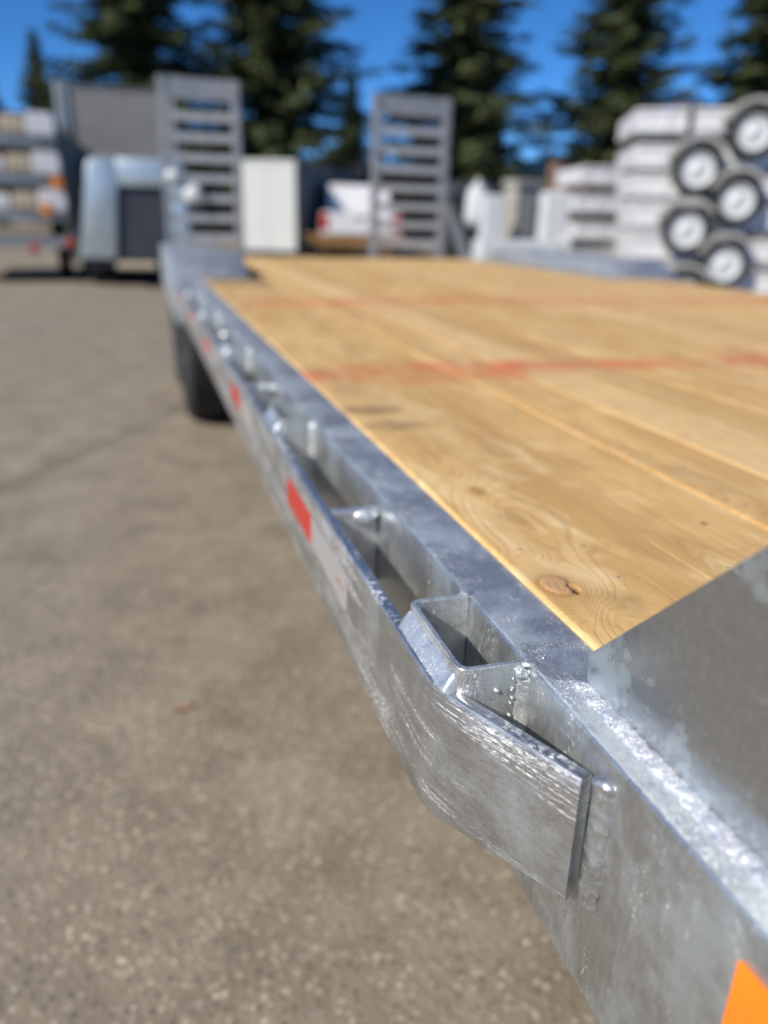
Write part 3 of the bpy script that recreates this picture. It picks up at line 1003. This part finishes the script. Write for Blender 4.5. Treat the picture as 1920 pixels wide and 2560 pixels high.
def small_trailer(loc, rz, x_end, wx, label, group, tilt=0.0, strap=False, fend=True, L=2.6):
    """white utility trailer lying in a stack: local X runs along its length, -Y is the side in view.
    x_end: left end, wx: wheel position, both measured from loc"""
    t = empty('utility_trailer', loc, rz, label, 'trailer', group)
    t.rotation_euler = (0, tilt, rz)
    H = 0.20
    MB().box((x_end, 0.0, 0.0), (x_end + L, 0.022, H), .006).build('side_panel', M['white_paint'], t)
    MB().box((x_end, 1.10, 0.0), (x_end + L, 1.122, H), .006).build('side_panel', M['white_paint'], t)
    MB().box((x_end - .012, -0.004, 0.0), (x_end + .02, 1.126, H + .01), .005).build('end_panel', M['white_paint'], t)
    MB().box((x_end + .02, 0.022, 0.0), (x_end + L, 1.10, 0.02)).build('floor_panel', M['brown_post'], t)
    MB().box((x_end - .004, -0.022, H - .012), (x_end + L, 0.030, H + .022), .006).build('top_rail', M['white_paint'], t)
    MB().box((x_end - .004, -0.014, -.028), (x_end + L, 0.026, 0.014), .006).build('shaded_bottom_rail', M['galv_far'], t)  # darker than the body: shade of the gap between layers put into its colour
    rib = MB().box((-.02, -0.016, 0.014), (.02, 0.002, H - .012), .003).mesh('stake', True)
    x = x_end + .30
    while x < x_end + L:
        if abs(x - wx) > .3: link('stake', rib, M['white_paint'], t, (x, 0, 0))
        x += .55
    wz = -0.02
    wheel(t, (wx, -0.14, wz), 0.232, 0.15, 0.150)
    MB().cyl((wx, -0.1, wz), (wx, 1.1, wz), .025, n=10).build('axle', M['black_steel'], t)
    if fend: arc_fender(t, (wx, -0.13, wz + .01), 0.305, 0.20, M['lip'], a0=35, a1=160)
    if strap:
        MB().box((x_end + .50, -0.025, -.03), (x_end + .55, -0.020, H + .03)).build('strap', M['black_steel'], t)
        MB().box((x_end + .38, 0.1, H + .022), (x_end + .62, 0.6, H + .075), .008).build('timber_block', M['brown_post'], t)
    return t


# ---- tall stack of white trailers at the right
AX = R(-24)
dirx = Vector((math.cos(AX), math.sin(AX), 0))
base = Vector((4.63, 7.75, 0))
layers = [  # z of the side panel's bottom edge, end, wheel x from base
    (0.31, 0.26, 0.78, 'lowest white trailer of the tall right stack, wheel half hidden by deck'),
    (0.63, 0.24, 1.15, 'white trailer second from bottom of the tall right stack'),
    (0.945, 0.22, 0.72, 'white trailer third from bottom of the tall right stack'),
    (1.245, 0.18, 1.17, 'white trailer third from top of the tall right stack'),
    (1.515, 0.14, 0.74, 'white trailer second from top of the tall right stack'),
    (1.835, 0.12, 1.22, 'topmost white trailer of the tall right stack, dark strap round it'),
]
for k, (z, xe, wx, lab) in enumerate(layers):
    small_trailer((base.x, base.y, z), AX, xe, wx, lab, 'white trailers in the tall right stack', tilt=-R(1.0) if k == 5 else R(0.4 * (k % 2)), strap=(k == 5))
# two timber bearers carry the stack
for k, x in enumerate((0.4, 2.2)):
    p = base + dirx * x
    tag(MB().box((-.06, 0, 0), (.06, 1.2, 0.278), .005).build('timber_bearer', M['brown_post'], None, loc=(p.x, p.y, 0), rot=(0, 0, AX)),
        'brown timber bearer under the %s of the tall white trailer stack' % ('left end', 'right end')[k], 'timber', 'bearers under the white stack')

# ---- lower white stack behind it
AX2 = R(-12)
for k, lab in enumerate(('lowest trailer of the small white stack left of the tall stack', 'second trailer up in the small white stack left of the tall stack',
                         'third trailer up in the small white stack left of the tall stack', 'top trailer of the small white stack left of the tall stack')):
    small_trailer((5.45 + .05 * (k % 2), 10.0, 0.42 + k * 0.345), AX2, 0.0, 1.9, lab, 'white trailers in the small stack', fend=False, L=2.3)
for k, x in enumerate((0.3, 2.0)):
    tag(MB().box((-.06, 0, 0), (.06, 1.1, 0.39), .005).build('timber_bearer', M['brown_post'], None, loc=(5.45 + x * math.cos(AX2), 10.0 + x * math.sin(AX2), 0), rot=(0, 0, AX2)),
        'brown timber bearer under the %s of the small white stack' % ('left end', 'right end')[k], 'timber', 'bearers under the small stack')

# ---- white U-shaped steel cradle
u = empty('steel_cradle', (4.25, 9.0, 0), R(-4), 'white painted steel cradle with two upright posts beyond the deck', 'cradle')
MB().box((-0.60, -.16, 0.47), (0.42, .16, 0.76), .03).build('base_beam', M['white_rim'], u)
MB().box((-0.56, -.09, 0.76), (-0.31, .09, 1.25), .025).build('post', M['white_rim'], u)
MB().box((0.18, -.10, 0.76), (0.50, .10, 1.30), .03).build('post', M['white_rim'], u)
MB().box((0.42, -.14, 0.60), (0.56, .14, 0.82), .03).build('end_block', M['white_rim'], u)
for x in (-.45, .3):
    MB().box((x - .07, -.15, 0), (x + .07, .15, 0.47), .01).build('foot', M['white_rim'], u)

# ---- concrete pillar and brown posts
c = empty('concrete_pillar', (6.62, 14, 0), R(10), 'grey concrete block pillar behind the white cradle', 'pillar')
for k in range(5):
    MB().box((-.27, -.2, k * .31), (.27, .2, k * .31 + .303), .012).build('block', M['concrete'], c)
MB().box((-.31, -.24, 1.552), (.31, .24, 1.67), .015).build('cap', M['concrete'], c)
for k, (x, h, lab) in enumerate(((8.35, 2.16, 'taller brown timber post standing behind the white cradle'), (9.04, 2.09, 'shorter brown timber post nearest the white stacks'))):
    g = MB().box((-.17, -.15, 0), (.17, .15, h), .03)
    tag(g.build('timber_post', M['brown_post'], None, loc=(x, 16, 0), rot=(0, R(.8 - 1.4 * k), R(12))), lab, 'post', 'brown posts')

# ---- dark cabinet with tilted white tank
d = empty('equipment_cabinet', (5.25, 13.2, 0), R(-6), 'black equipment cabinet right of the far right ramp', 'cabinet')
MB().box((-.42, -.3, 0.08), (.42, .3, 1.36), .03).build('body', M['black_steel'], d)
MB().prism([(-.42, 1.36), (.42, 1.36), (.30, 1.56), (-.34, 1.56)], 1, -.28, .28, .01).build('hood', M['grey_panel'], d)
MB().box((-.38, -.312, 0.15), (.02, -.301, 1.28), .004).build('door', M['black_steel'], d)
MB().box((.05, -.312, 0.15), (.38, -.301, 1.28), .004).build('door', M['black_steel'], d)
MB().box((-.46, -.34, 0), (.46, .34, 0.08), .01).build('plinth', M['grey_panel'], d)
wt = empty('white_tank', (5.02, 12.55, 0), 0, 'white upright gas tank on dark stand before the black cabinet', 'tank')
prof = [(.0005, .86), (.10, .88), (.155, .95), (.17, 1.05), (.17, 1.32), (.155, 1.42), (.10, 1.49), (.04, 1.51), (.0005, 1.51)]
MB().lathe(prof, axis=2, n=28).build('body', M['white_rim'], wt, rot=(0, R(4), 0))
MB().cyl((0.09, 0, 1.50), (0.11, 0, 1.58), .06, .05, 14).build('valve_collar', M['white_rim'], wt)
MB().box((-.13, -.13, 0), (.13, .13, .87), .01).build('stand', M['black_steel'], wt)

# ---- spare wheels and machinery between cradle and stacks
for k, (x, y, z, rz_, lab) in enumerate(((6.02, 11.0, .33, 12, 'spare wheel with beige rim leaning low beside the white cradle'),
                                         (6.52, 11.25, .33, -8, 'spare wheel standing nearest the small white stack'))):
    w = empty('spare_wheel', (x, y, 0), R(rz_), lab, 'wheel', 'spare wheels in the yard')
    o = link('tyre', tyre_mesh(.33, .2, .19), M['rubber'], w, (0, 0, z), (0, 0, R(90)))
    link('rim', rim_mesh(.19, .2, -1), M['beige'] if k == 0 else M['white_rim'], o)
mc = empty('engine_unit', (6.3, 11.9, 0), R(8), 'dark engine unit with round beige drum and maroon base left of white stacks', 'engine')
MB().box((-.55, -.3, 0.18), (.55, .35, 0.78), .04).build('block', M['grey_panel'], mc)
MB().box((-.62, -.36, 0.0), (.62, .4, 0.18), .02).build('base_frame', M['maroon'], mc)
MB().lathe([(.0005, -.42), (.20, -.42), (.23, -.38), (.23, -.1), (.0005, -.1)], axis=1, n=26).build('drum', M['beige'], mc, loc=(-.25, .0, 1.22))
MB().lathe([(.0005, -.36), (.14, -.36), (.16, -.33), (.16, -.1), (.0005, -.1)], axis=1, n=26).build('pulley', M['concrete'], mc, loc=(-.2, -.02, .86))
MB().box((-.38, -.08, .78), (-.02, .2, 1.24), .02).build('drum_stand', M['black_steel'], mc)
MB().cyl((.35, 0, .78), (.35, 0, 1.3), .05, n=14).build('exhaust', M['black_steel'], mc)
MB().box((.05, -.2, .78), (.5, .2, 1.0), .03).build('air_box', M['galv_far'], mc)

# ---- white cargo box, end towards the camera and its shaded side receding
cb = empty('cargo_container', (2.95, 20.4, 0), R(-30), 'white cargo container with its bright end facing the trailer', 'container')
W, Lc, Hc = 0.745, 6.0, 2.17
MB().box((-W, 0, .10), (W, Lc, Hc), .02).build('shell', M['shed_and_shade_grey'], cb)  # white box given a dark grey shell: side shade put into the colour
MB().box((-W + .01, -.03, .16), (-.004, -.002, Hc - .06), .006).build('door', M['cream_panel'], cb)
MB().box((.004, -.03, .16), (W - .01, -.002, Hc - .06), .006).build('door', M['cream_panel'], cb)
MB().box((-W - .015, -.05, Hc - .055), (W + .015, .03, Hc + .03), .01).build('header', M['cream_panel'], cb)
MB().box((-W - .015, -.05, .04), (W + .015, .03, .155), .01).build('sill', M['grey_panel'], cb)
rib = MB().box((0, -.05, .14), (.025, .05, Hc - .05), .005).mesh('rib', True)
for k in range(18):
    link('rib', rib, M['shed_and_shade_grey'], cb, (W, .25 + k * .325, 0))
for x in (-.55, .55):
    for y in (.3, Lc - .3):
        MB().box((x - .12, y - .12, 0), (x + .12, y + .12, .10)).build('foot', M['concrete'], cb)

# ---- long grey shed far behind
sh = empty('long_shed', (17, 42, 0), R(4), 'long low dark grey shed beyond the parked pickup', 'shed')
MB().box((-14, 0, 0), (14, 8, 2.35)).build('wall', M['shed_and_shade_grey'], sh, smooth=False)
MB().prism([(-.5, 2.36), (8.5, 2.36), (4, 3.7)], 0, -14.4, 14.4).build('roof', M['grey_panel'], sh, smooth=False)
for k in range(5):
    MB().box((-11.5 + k * 5.2, -.06, .05), (-8.5 + k * 5.2, -.004, 2.1), .02).build('roller_door', M['grey_panel'], sh)

# ---- pickup seen from behind
pk = empty('pickup_truck', (4.98, 19.2, 0), R(-13), 'white pickup truck seen from behind with red tail lights', 'pickup')
body = MB()
body.prism([(-.93, .50), (.93, .50), (.96, .62), (.95, 1.0), (.92, 1.08), (-.92, 1.08), (-.95, 1.0), (-.96, .62)], 1, 0, 5.2, .02)
body.build('body', M['white_paint'], pk)
cabp = [(1.55, 1.082), (1.75, 1.70), (1.95, 1.76), (3.1, 1.76), (3.3, 1.70), (3.85, 1.082)]
MB().prism(cabp, 0, -.80, .80, .05).build('cab', M['white_paint'], pk)
MB().prism([(-.66, 0), (.66, 0), (.58, .40), (-.58, .40)], 1, -.006, .006, .004).build('rear_window', M['glass'], pk, loc=(0, 1.60, 1.16), rot=(R(-17.5), 0, 0))
MB().box((-.74, -.022, .60), (.74, -.002, 1.04), .012).build('tailgate', M['white_paint'], pk)
MB().box((-.12, -.034, .93), (.12, -.023, .98), .004).build('tailgate_handle', M['black_steel'], pk)
for s in (-1, 1):
    a, b = sorted((s * .77, s * .945))
    MB().box((a, -.028, .68), (b, -.002, 1.03), .01).build('tail_light', M['red_lens'], pk)
    for y in (1.0, 4.2):
        o = link('tyre', tyre_mesh(.36, .24, .21), M['rubber'], pk, (s * .82, y, .36))
        link('rim', rim_mesh(.21, .24, s), M['galv_far'], o)
    MB().prism([(1.9, 1.15), (2.55, 1.15), (2.55, 1.66), (2.0, 1.66)], 0, s * .801 - .004, s * .801 + .004).build('side_window', M['glass'], pk)
    MB().box((s * .98 - .1, 3.2, 1.1), (s * .98 + .1, 3.3, 1.32), .02).build('door_mirror', M['white_paint'], pk)
MB().box((-.92, -.14, .42), (.92, -.01, .57), .02).build('bumper', M['galv_far'], pk)

# ---- sawn lumber on bearers in front of the pickup
for j in range(4):
    for i in range(3):
        pass
lum = random.Random(3)
LB = MB().box((-1.0, -.07, 0), (1.0, .07, .075), .006).mesh('lumber_plank', True)
pos_words = ('front', 'middle', 'back')
lvl_words = ('bottom', 'second', 'top')
for j in range(3):
    for i in range(3):
        o = link('lumber_plank', LB, M['lumber'], None, (3.82 + lum.uniform(-.05, .05), 15.4 + i * .16, .42 + j * .078), (0, 0, lum.uniform(-.02, .02)))
        tag(o, 'brown lumber plank, %s layer and %s row of the pile before the pickup' % (lvl_words[j], pos_words[i]), 'plank', 'planks of the lumber pile')
for k, x in enumerate((3.1, 4.5)):
    tag(MB().box((x - .08, 15.3, 0), (x + .08, 15.8, .418), .01).build('timber_bearer', M['brown_post']),
        'upright timber block under the %s end of the lumber pile' % ('left', 'right')[k], 'timber', 'blocks under the lumber pile')

# ---- pale trailer with rounded nose, left of the near ramp
pt = empty('stock_trailer', (-0.13, 11.5, 0), R(-5), 'pale blue-grey box trailer with rounded corners and dark opening behind the near ramp', 'trailer')


def arch(w, h0, h1, r, slope):
    p = [(-w - slope, h0), (-w, h1 - r)]
    for k in range(7):
        a = R(180 - 90 * k / 6)
        p.append((-w + r + r * math.cos(a), h1 - r + r * math.sin(a)))
    for k in range(7):
        a = R(90 - 90 * k / 6)
        p.append((w - r + r * math.cos(a), h1 - r + r * math.sin(a)))
    p += [(w, h1 - r), (w + slope * .3, h0)]
    return p


o_ = arch(.62, .36, 1.60, .16, .16)
i_ = [(-.30, .36), (-.24, 1.22), (-.20, 1.27), (.40, 1.27), (.44, 1.22), (.44, .36)]
g = MB()
# front frame: left leg, right leg, header (butted)
g.prism([(-.78, .36), (-.62, 1.44)] + [(-.62 + .16 + .16 * math.cos(R(180 - 90 * k / 6)), 1.44 + .16 * math.sin(R(180 - 90 * k / 6))) for k in range(7)] + [(-.24, 1.60), (-.24, 1.27), (-.32, .36)], 1, 0, .12, .02)
g.prism([(-.239, 1.60), (.46, 1.60)] + [(.46 + .16 * math.cos(R(90 - 90 * k / 6)), 1.44 + .16 * math.sin(R(90 - 90 * k / 6))) for k in range(7)] + [(.62, 1.271), (-.239, 1.271)], 1, 0, .12, .02)
g.prism([(.45, .36), (.45, 1.27), (.62, 1.27), (.66, .36)], 1, 0, .12, .02)
g.build('front_frame', M['pale_blue'], pt, angle=32)
sides = MB()
sides.prism(arch(.61, .36, 1.585, .155, .15), 1, .121, 2.6)
sides.build('shell', M['grey_panel'], pt)
slat = MB().box((-.33, .06, -.05), (.44, .085, .05), .004).mesh('slat', True)
for k in range(6):
    link('slat', slat, M['grey_panel'], pt, (0, 0, .46 + k * .15))
MB().box((-.72, .05, .26), (.66, 2.5, .355), .01).build('chassis', M['black_steel'], pt)
for x in (-.62, .56):
    for y in (.45, 1.2):
        o = link('tyre', tyre_mesh(.29, .18, .17), M['rubber'], pt, (x, y, .29))
        link('rim', rim_mesh(.17, .18, -1 if x < 0 else 1), M['galv_far'], o)
MB().box((-.30, -.25, .25), (.20, .02, .33), .02).build('step', M['beige'], pt)

# ---- tall high-sided grey trailer behind it
ht = empty('high_sided_trailer', (-0.28, 13.0, 0), R(-6), 'tall dark grey high-sided trailer standing behind the rounded pale one', 'trailer')
MB().box((-.66, 0, .55), (.72, .03, 1.62), .004).build('lower_panel', M['grey_panel'], ht)
MB().box((-.66, 0, 1.626), (.72, .03, 2.56), .004).build('upper_panel', M['mesh_grey'], ht)
for x in (-.80, -.70, .74):
    w_ = .04 if x < -.75 else .025
    MB().box((x - w_, -.04, .25), (x + w_, .07, 2.62), .008).build('post', M['galv_far'], ht)
MB().box((-.66, -.02, 2.561), (.70, .05, 2.585), .006).build('top_rail', M['mesh_grey'], ht)
MB().box((-.66, .03, .55), (-.63, 3.0, 2.45), .004).build('side_panel', M['grey_panel'], ht)
MB().box((.69, .075, .55), (.72, 3.0, 2.45), .004).build('side_panel', M['grey_panel'], ht)
MB().box((-.70, .0, .40), (.72, 3.0, .545), .01).build('chassis', M['black_steel'], ht)
for x in (-.72, .74):
    for y in (.9, 1.7):
        o = link('tyre', tyre_mesh(.33, .2, .19), M['rubber'], ht, (x, y, .33))
        link('rim', rim_mesh(.19, .2, -1 if x < 0 else 1), M['galv_far'], o)

# ---- stack of flat trailers at the left edge, seen from their tail ends
labs = ('bottom trailer of the left stack, grey tail beam with red lights', 'second trailer up of the left stack, amber light and cream load',
        'third trailer up of the left stack with amber marker', 'top trailer of the left stack with white mudguard and cream board')
for k, z in enumerate((0.47, 0.80, 1.26, 1.72)):
    t = empty('flat_trailer', (-1.90 + (.05, 0, -.03, -.05)[k], 12.1, z), R(4), labs[k], 'trailer', 'flat trailers in the left stack')
    MB().box((-.85, 0, 0), (.86, .07, .13), .008).build('tail_beam', M['galv_far'], t)
    for s in (-.82, .82):
        MB().box((s - .03, .071, .01), (s + .03, 2.8, .12), .006).build('side_beam', M['galv_far'], t)
    for j in range(7):
        MB().box((-.77 + j * .222, .074, .05), (-.77 + j * .222 + .21, 2.8, .085), .004).build('floor_plank', M['brown_post'], t)
    wz = -.18 if k == 0 else .06
    for s in (-1, 1):
        o = link('tyre', tyre_mesh(.29, .18, .17), M['rubber'], t, (s * .70, 1.1, wz))
        link('rim', rim_mesh(.17, .18, s), M['white_rim'], o)
    if k == 0:
        for x in (.80, .33):
            MB().lathe([(.0005, -.03), (.05, -.028), (.062, -.01), (.062, -.001), (.0005, -.001)], axis=1, n=20).build('tail_light', M['red_lens'], t, loc=(x, 0, .065 if x > .5 else -.02))
        MB().box((.28, -.012, -.09), (.38, -.0005, -.005)).build('light_bracket', M['galv_far'], t)
    else:
        # white mudguards, boards and boxes loaded between the layers
        g = MB()
        g.prism([(-.17, -.10)] + [(-.17 + .07 + .07 * math.cos(R(180 - 15 * q)), .10 + .07 * math.sin(R(180 - 15 * q))) for q in range(7)] + [(.10 + .08 * math.cos(R(90 - 15 * q)), .08 + .09 * math.sin(R(90 - 15 * q))) for q in range(7)] + [(.18, -.10)], 1, -.06, .5, .015)
        g.build('mudguard', M['white_paint'], t, loc=(.68, -.02, .235))
        MB().box((.20, -.035, .131), (.49, 2.0, .36), .03).build('cream_load', M['beige'], t)
        MB().box((-.6, -.02, .131), (.17, 2.0, .33), .03).build('white_load', M['white_paint'], t)
        MB().box((-.82, .01, .331 + .006), (.19, 2.4, .385), .01).build('cover_board', M['brown_post'], t)
        MB().box((.30, .01, .362), (.82, 2.4, .40), .01).build('cover_board', M['grey_panel'], t)
        if k < 3:
            MB().lathe([(.0005, -.05), (.07, -.046), (.085, -.02), (.085, -.001), (.0005, -.001)], axis=1, n=20).build('amber_light', M['amber_lens'], t, loc=(.60 if k == 1 else .80, -.10 if k == 1 else -.06, .15 if k == 1 else .02))

# ================================================================== trees
def conifer(name, H, Rb, seed, taper=0.85, dens=1.0, lift=-0.18):
    rnd = random.Random(seed)
    V, F = [], []
    z = 0.07 * H
    while z < H * 0.985:
        u = z / H
        rad = Rb * (1 - u) ** taper + 0.15
        nb = rnd.randint(7, 10)
        a0 = rnd.uniform(0, 6.28)
        for b in range(nb):
            if rnd.random() < .10: continue
            a = a0 + b * 6.283 / nb + rnd.uniform(-.3, .3)
            Lb = rad * rnd.uniform(.45, 1.32)
            dz = lift * Lb * rnd.uniform(.0, 2.2)
            zj = rnd.uniform(-.45, .45)
            n = max(3, int(Lb * 7.0 * dens))
            for i in range(n):
                s_ = (i + .6) / n
                r_ = Lb * s_
                px, py = math.cos(a) * r_, math.sin(a) * r_
                pz = z + zj + dz * s_ + 0.16 * Lb * s_ * s_
                wdt = (.26 + .42 * (1 - s_)) * min(1.0, .35 + rad / 3)
                for q in range(5):
                    ang = a + rnd.uniform(-1.1, 1.1)
                    ln = rnd.uniform(.30, .60) * min(1.0, .4 + rad / 3)
                    ox, oy = rnd.uniform(-wdt, wdt), rnd.uniform(-wdt, wdt)
                    c0 = Vector((px + ox, py + oy, pz + rnd.uniform(-.16, .12)))
                    d_ = Vector((math.cos(ang), math.sin(ang), rnd.uniform(-.75, .15))).normalized()
                    sd = d_.cross(Vector((rnd.uniform(-.5, .5), rnd.uniform(-.5, .5), 1))).normalized()
                    w_ = ln * rnd.uniform(.16, .30)
                    k = len(V)
                    V += [tuple(c0 - d_ * ln * .4), tuple(c0 + sd * w_), tuple(c0 + d_ * ln * .7), tuple(c0 - sd * w_)]
                    F.append((k, k + 1, k + 2, k + 3))
        z += rnd.uniform(.22, .36) * (1.0 if u < .7 else .75)
    me = bpy.data.meshes.new('crown')
    me.from_pydata(V, [], F)
    me.update()
    tr = MB()
    rings = 7
    for k in range(rings):
        u0, u1 = k / rings, (k + 1) / rings
        tr.cyl((0, 0, u0 * H * .95), (0, 0, u1 * H * .95), .028 * H * (1 - u0) * .6 + .03, .028 * H * (1 - u1) * .6 + .03, 10, False)
    return me, tr.mesh('trunk', True)


protos = [conifer('a', 18, 4.7, 1, .95), conifer('b', 20, 5.2, 2, .95), conifer('c', 17, 4.2, 3, .95), conifer('d', 19, 5.0, 9, .9, lift=-.26)]
spots = [  # x, y, prototype, scale, rotation, material, label
    (0.4, 37, 3, 0.88, 0.4, 'needles', 'broad dark spruce rising directly behind the near ramp'),
    (5.7, 37, 1, 0.94, 2.2, 'needles', 'tall dark spruce between the two ramps, left of the sky gap'),
    (15.6, 40, 0, 1.02, 4.0, 'needles', 'narrow dark spruce right behind the far right ramp'),
    (24.2, 40, 1, 0.98, 1.2, 'needles', 'large dark spruce left of the tall white trailer stack'),
    (32.6, 39, 3, 1.02, 5.1, 'needles', 'dark spruce at the right edge above the white stack'),
    (-4.6, 52, 2, 0.60, 3.0, 'needles', 'small distant spruce against the sky at upper left'),
    (-7.2, 50, 0, 0.50, 0.9, 'needles', 'dark spruce cut by the left edge of the picture'),
    (12.7, 50, 2, 0.54, 2.0, 'needles2', 'small pale green conifer in the sky gap between the ramps'),
    (11.3, 46, 3, 0.30, 1.0, 'needles', 'low dark conifer below the sky gap'),
    (20.6, 47, 0, 0.42, 1.7, 'needles', 'low conifer filling the gap between two tall right spruces'),
    (29.0, 48, 2, 0.50, 4.4, 'needles', 'mid-sized conifer behind the white trailer stacks'),
    (-1.8, 47, 2, 0.45, 5.5, 'needles', 'low dark conifer behind the high-sided grey trailer'),
]
for x, y, pi_, sc, rz_, mt, lab in spots:
    t = empty('spruce_tree', (x, y, 0), rz_, lab, 'tree', 'conifers along the yard edge')
    t.scale = (sc, sc, sc)
    cm, tm_ = protos[pi_]
    if mt != 'needles':
        cm = cm.copy(); cm.materials.clear()
    elif not cm.materials: cm.materials.append(M['needles'])
    link('crown', cm, M[mt], t)
    link('trunk', tm_, M['bark'], t)


def shrub(x, y, w, h, seed, lab):
    rnd = random.Random(seed)
    V, F = [], []
    for i in range(900):
        a, u = rnd.uniform(0, 6.283), rnd.random() ** .5
        zz = rnd.random()
        rr = w * u * math.sqrt(max(0.02, 1 - (zz * .95) ** 2))
        c0 = Vector((math.cos(a) * rr, math.sin(a) * rr * .7, .1 + zz * h * (1 + .15 * math.sin(a * 3 + seed))))
        d_ = Vector((rnd.uniform(-1, 1), rnd.uniform(-1, 1), rnd.uniform(-.3, 1))).normalized()
        sd = d_.cross(Vector((rnd.uniform(-1, 1), .3, 1))).normalized()
        ln = rnd.uniform(.14, .28)
        k = len(V)
        V += [tuple(c0 - d_ * ln), tuple(c0 + sd * ln * .5), tuple(c0 + d_ * ln), tuple(c0 - sd * ln * .5)]
        F.append((k, k + 1, k + 2, k + 3))
    me = bpy.data.meshes.new('foliage')
    me.from_pydata(V, [], F); me.update()
    t = empty('shrub', (x, y, 0), 0, lab, 'shrub', 'shrubs at the yard edge')
    link('foliage', me, M['leaf'], t)
    st = MB()
    for k in range(5):
        st.cyl((0, 0, 0), (.4 * math.cos(k * 1.3), .3 * math.sin(k * 1.3), h * .6), .04, .015, 7)
    st.build('stem', M['bark'], t)


shrub(9.3, 22, 1.0, 1.9, 1, 'yellow-green shrub behind the concrete pillar')
shrub(10.9, 21, 1.1, 1.6, 2, 'yellow-green shrub behind the two brown posts')
shrub(17.8, 37, 2.2, 3.0, 4, 'wide dark shrub between the spruces right of the ramps')
shrub(10.5, 38, 2.4, 3.2, 5, 'wide dark shrub under the sky gap')
shrub(27.5, 37, 2.6, 3.4, 6, 'wide dark shrub behind the tall white stack')
shrub(20.5, 38, 2.0, 2.6, 7, 'low shrub at the foot of the large right spruce')


# ---- a dry leaf on the ground
lv = []
lf = []
NL = 9
for i in range(NL):
    u = i / (NL - 1)
    w = 0.008 * math.sin(math.pi * u) ** .8 + 0.0004
    zc = 0.0015 + 0.003 * math.sin(u * 3.0)
    for q, sgn in enumerate((-1, 0, 1)):
        lv.append((-0.022 + 0.044 * u, sgn * w, zc + abs(sgn) * 0.003 + 0.002 * math.sin(u * 9 + sgn)))
for i in range(NL - 1):
    for q in range(2):
        a = i * 3 + q
        lf.append((a, a + 1, a + 4, a + 3))
k0 = len(lv)
lv += [(x, y, z - 0.0006) for x, y, z in lv]
lf += [tuple(reversed([i + k0 for i in f])) for f in lf[:]]
lme = bpy.data.meshes.new('dry_leaf')
lme.from_pydata(lv, [], lf)
lme.update()
M['dry_leaf'] = plain('dry_leaf', (0.34, 0.20, 0.11), 0.7, var=0.3, scale=60)
tag(link('dry_leaf', lme, M['dry_leaf'], None, (-0.186, 1.412, 0.0), (0, 0, 0.25)), 'small curled brown leaf lying on the asphalt', 'leaf')
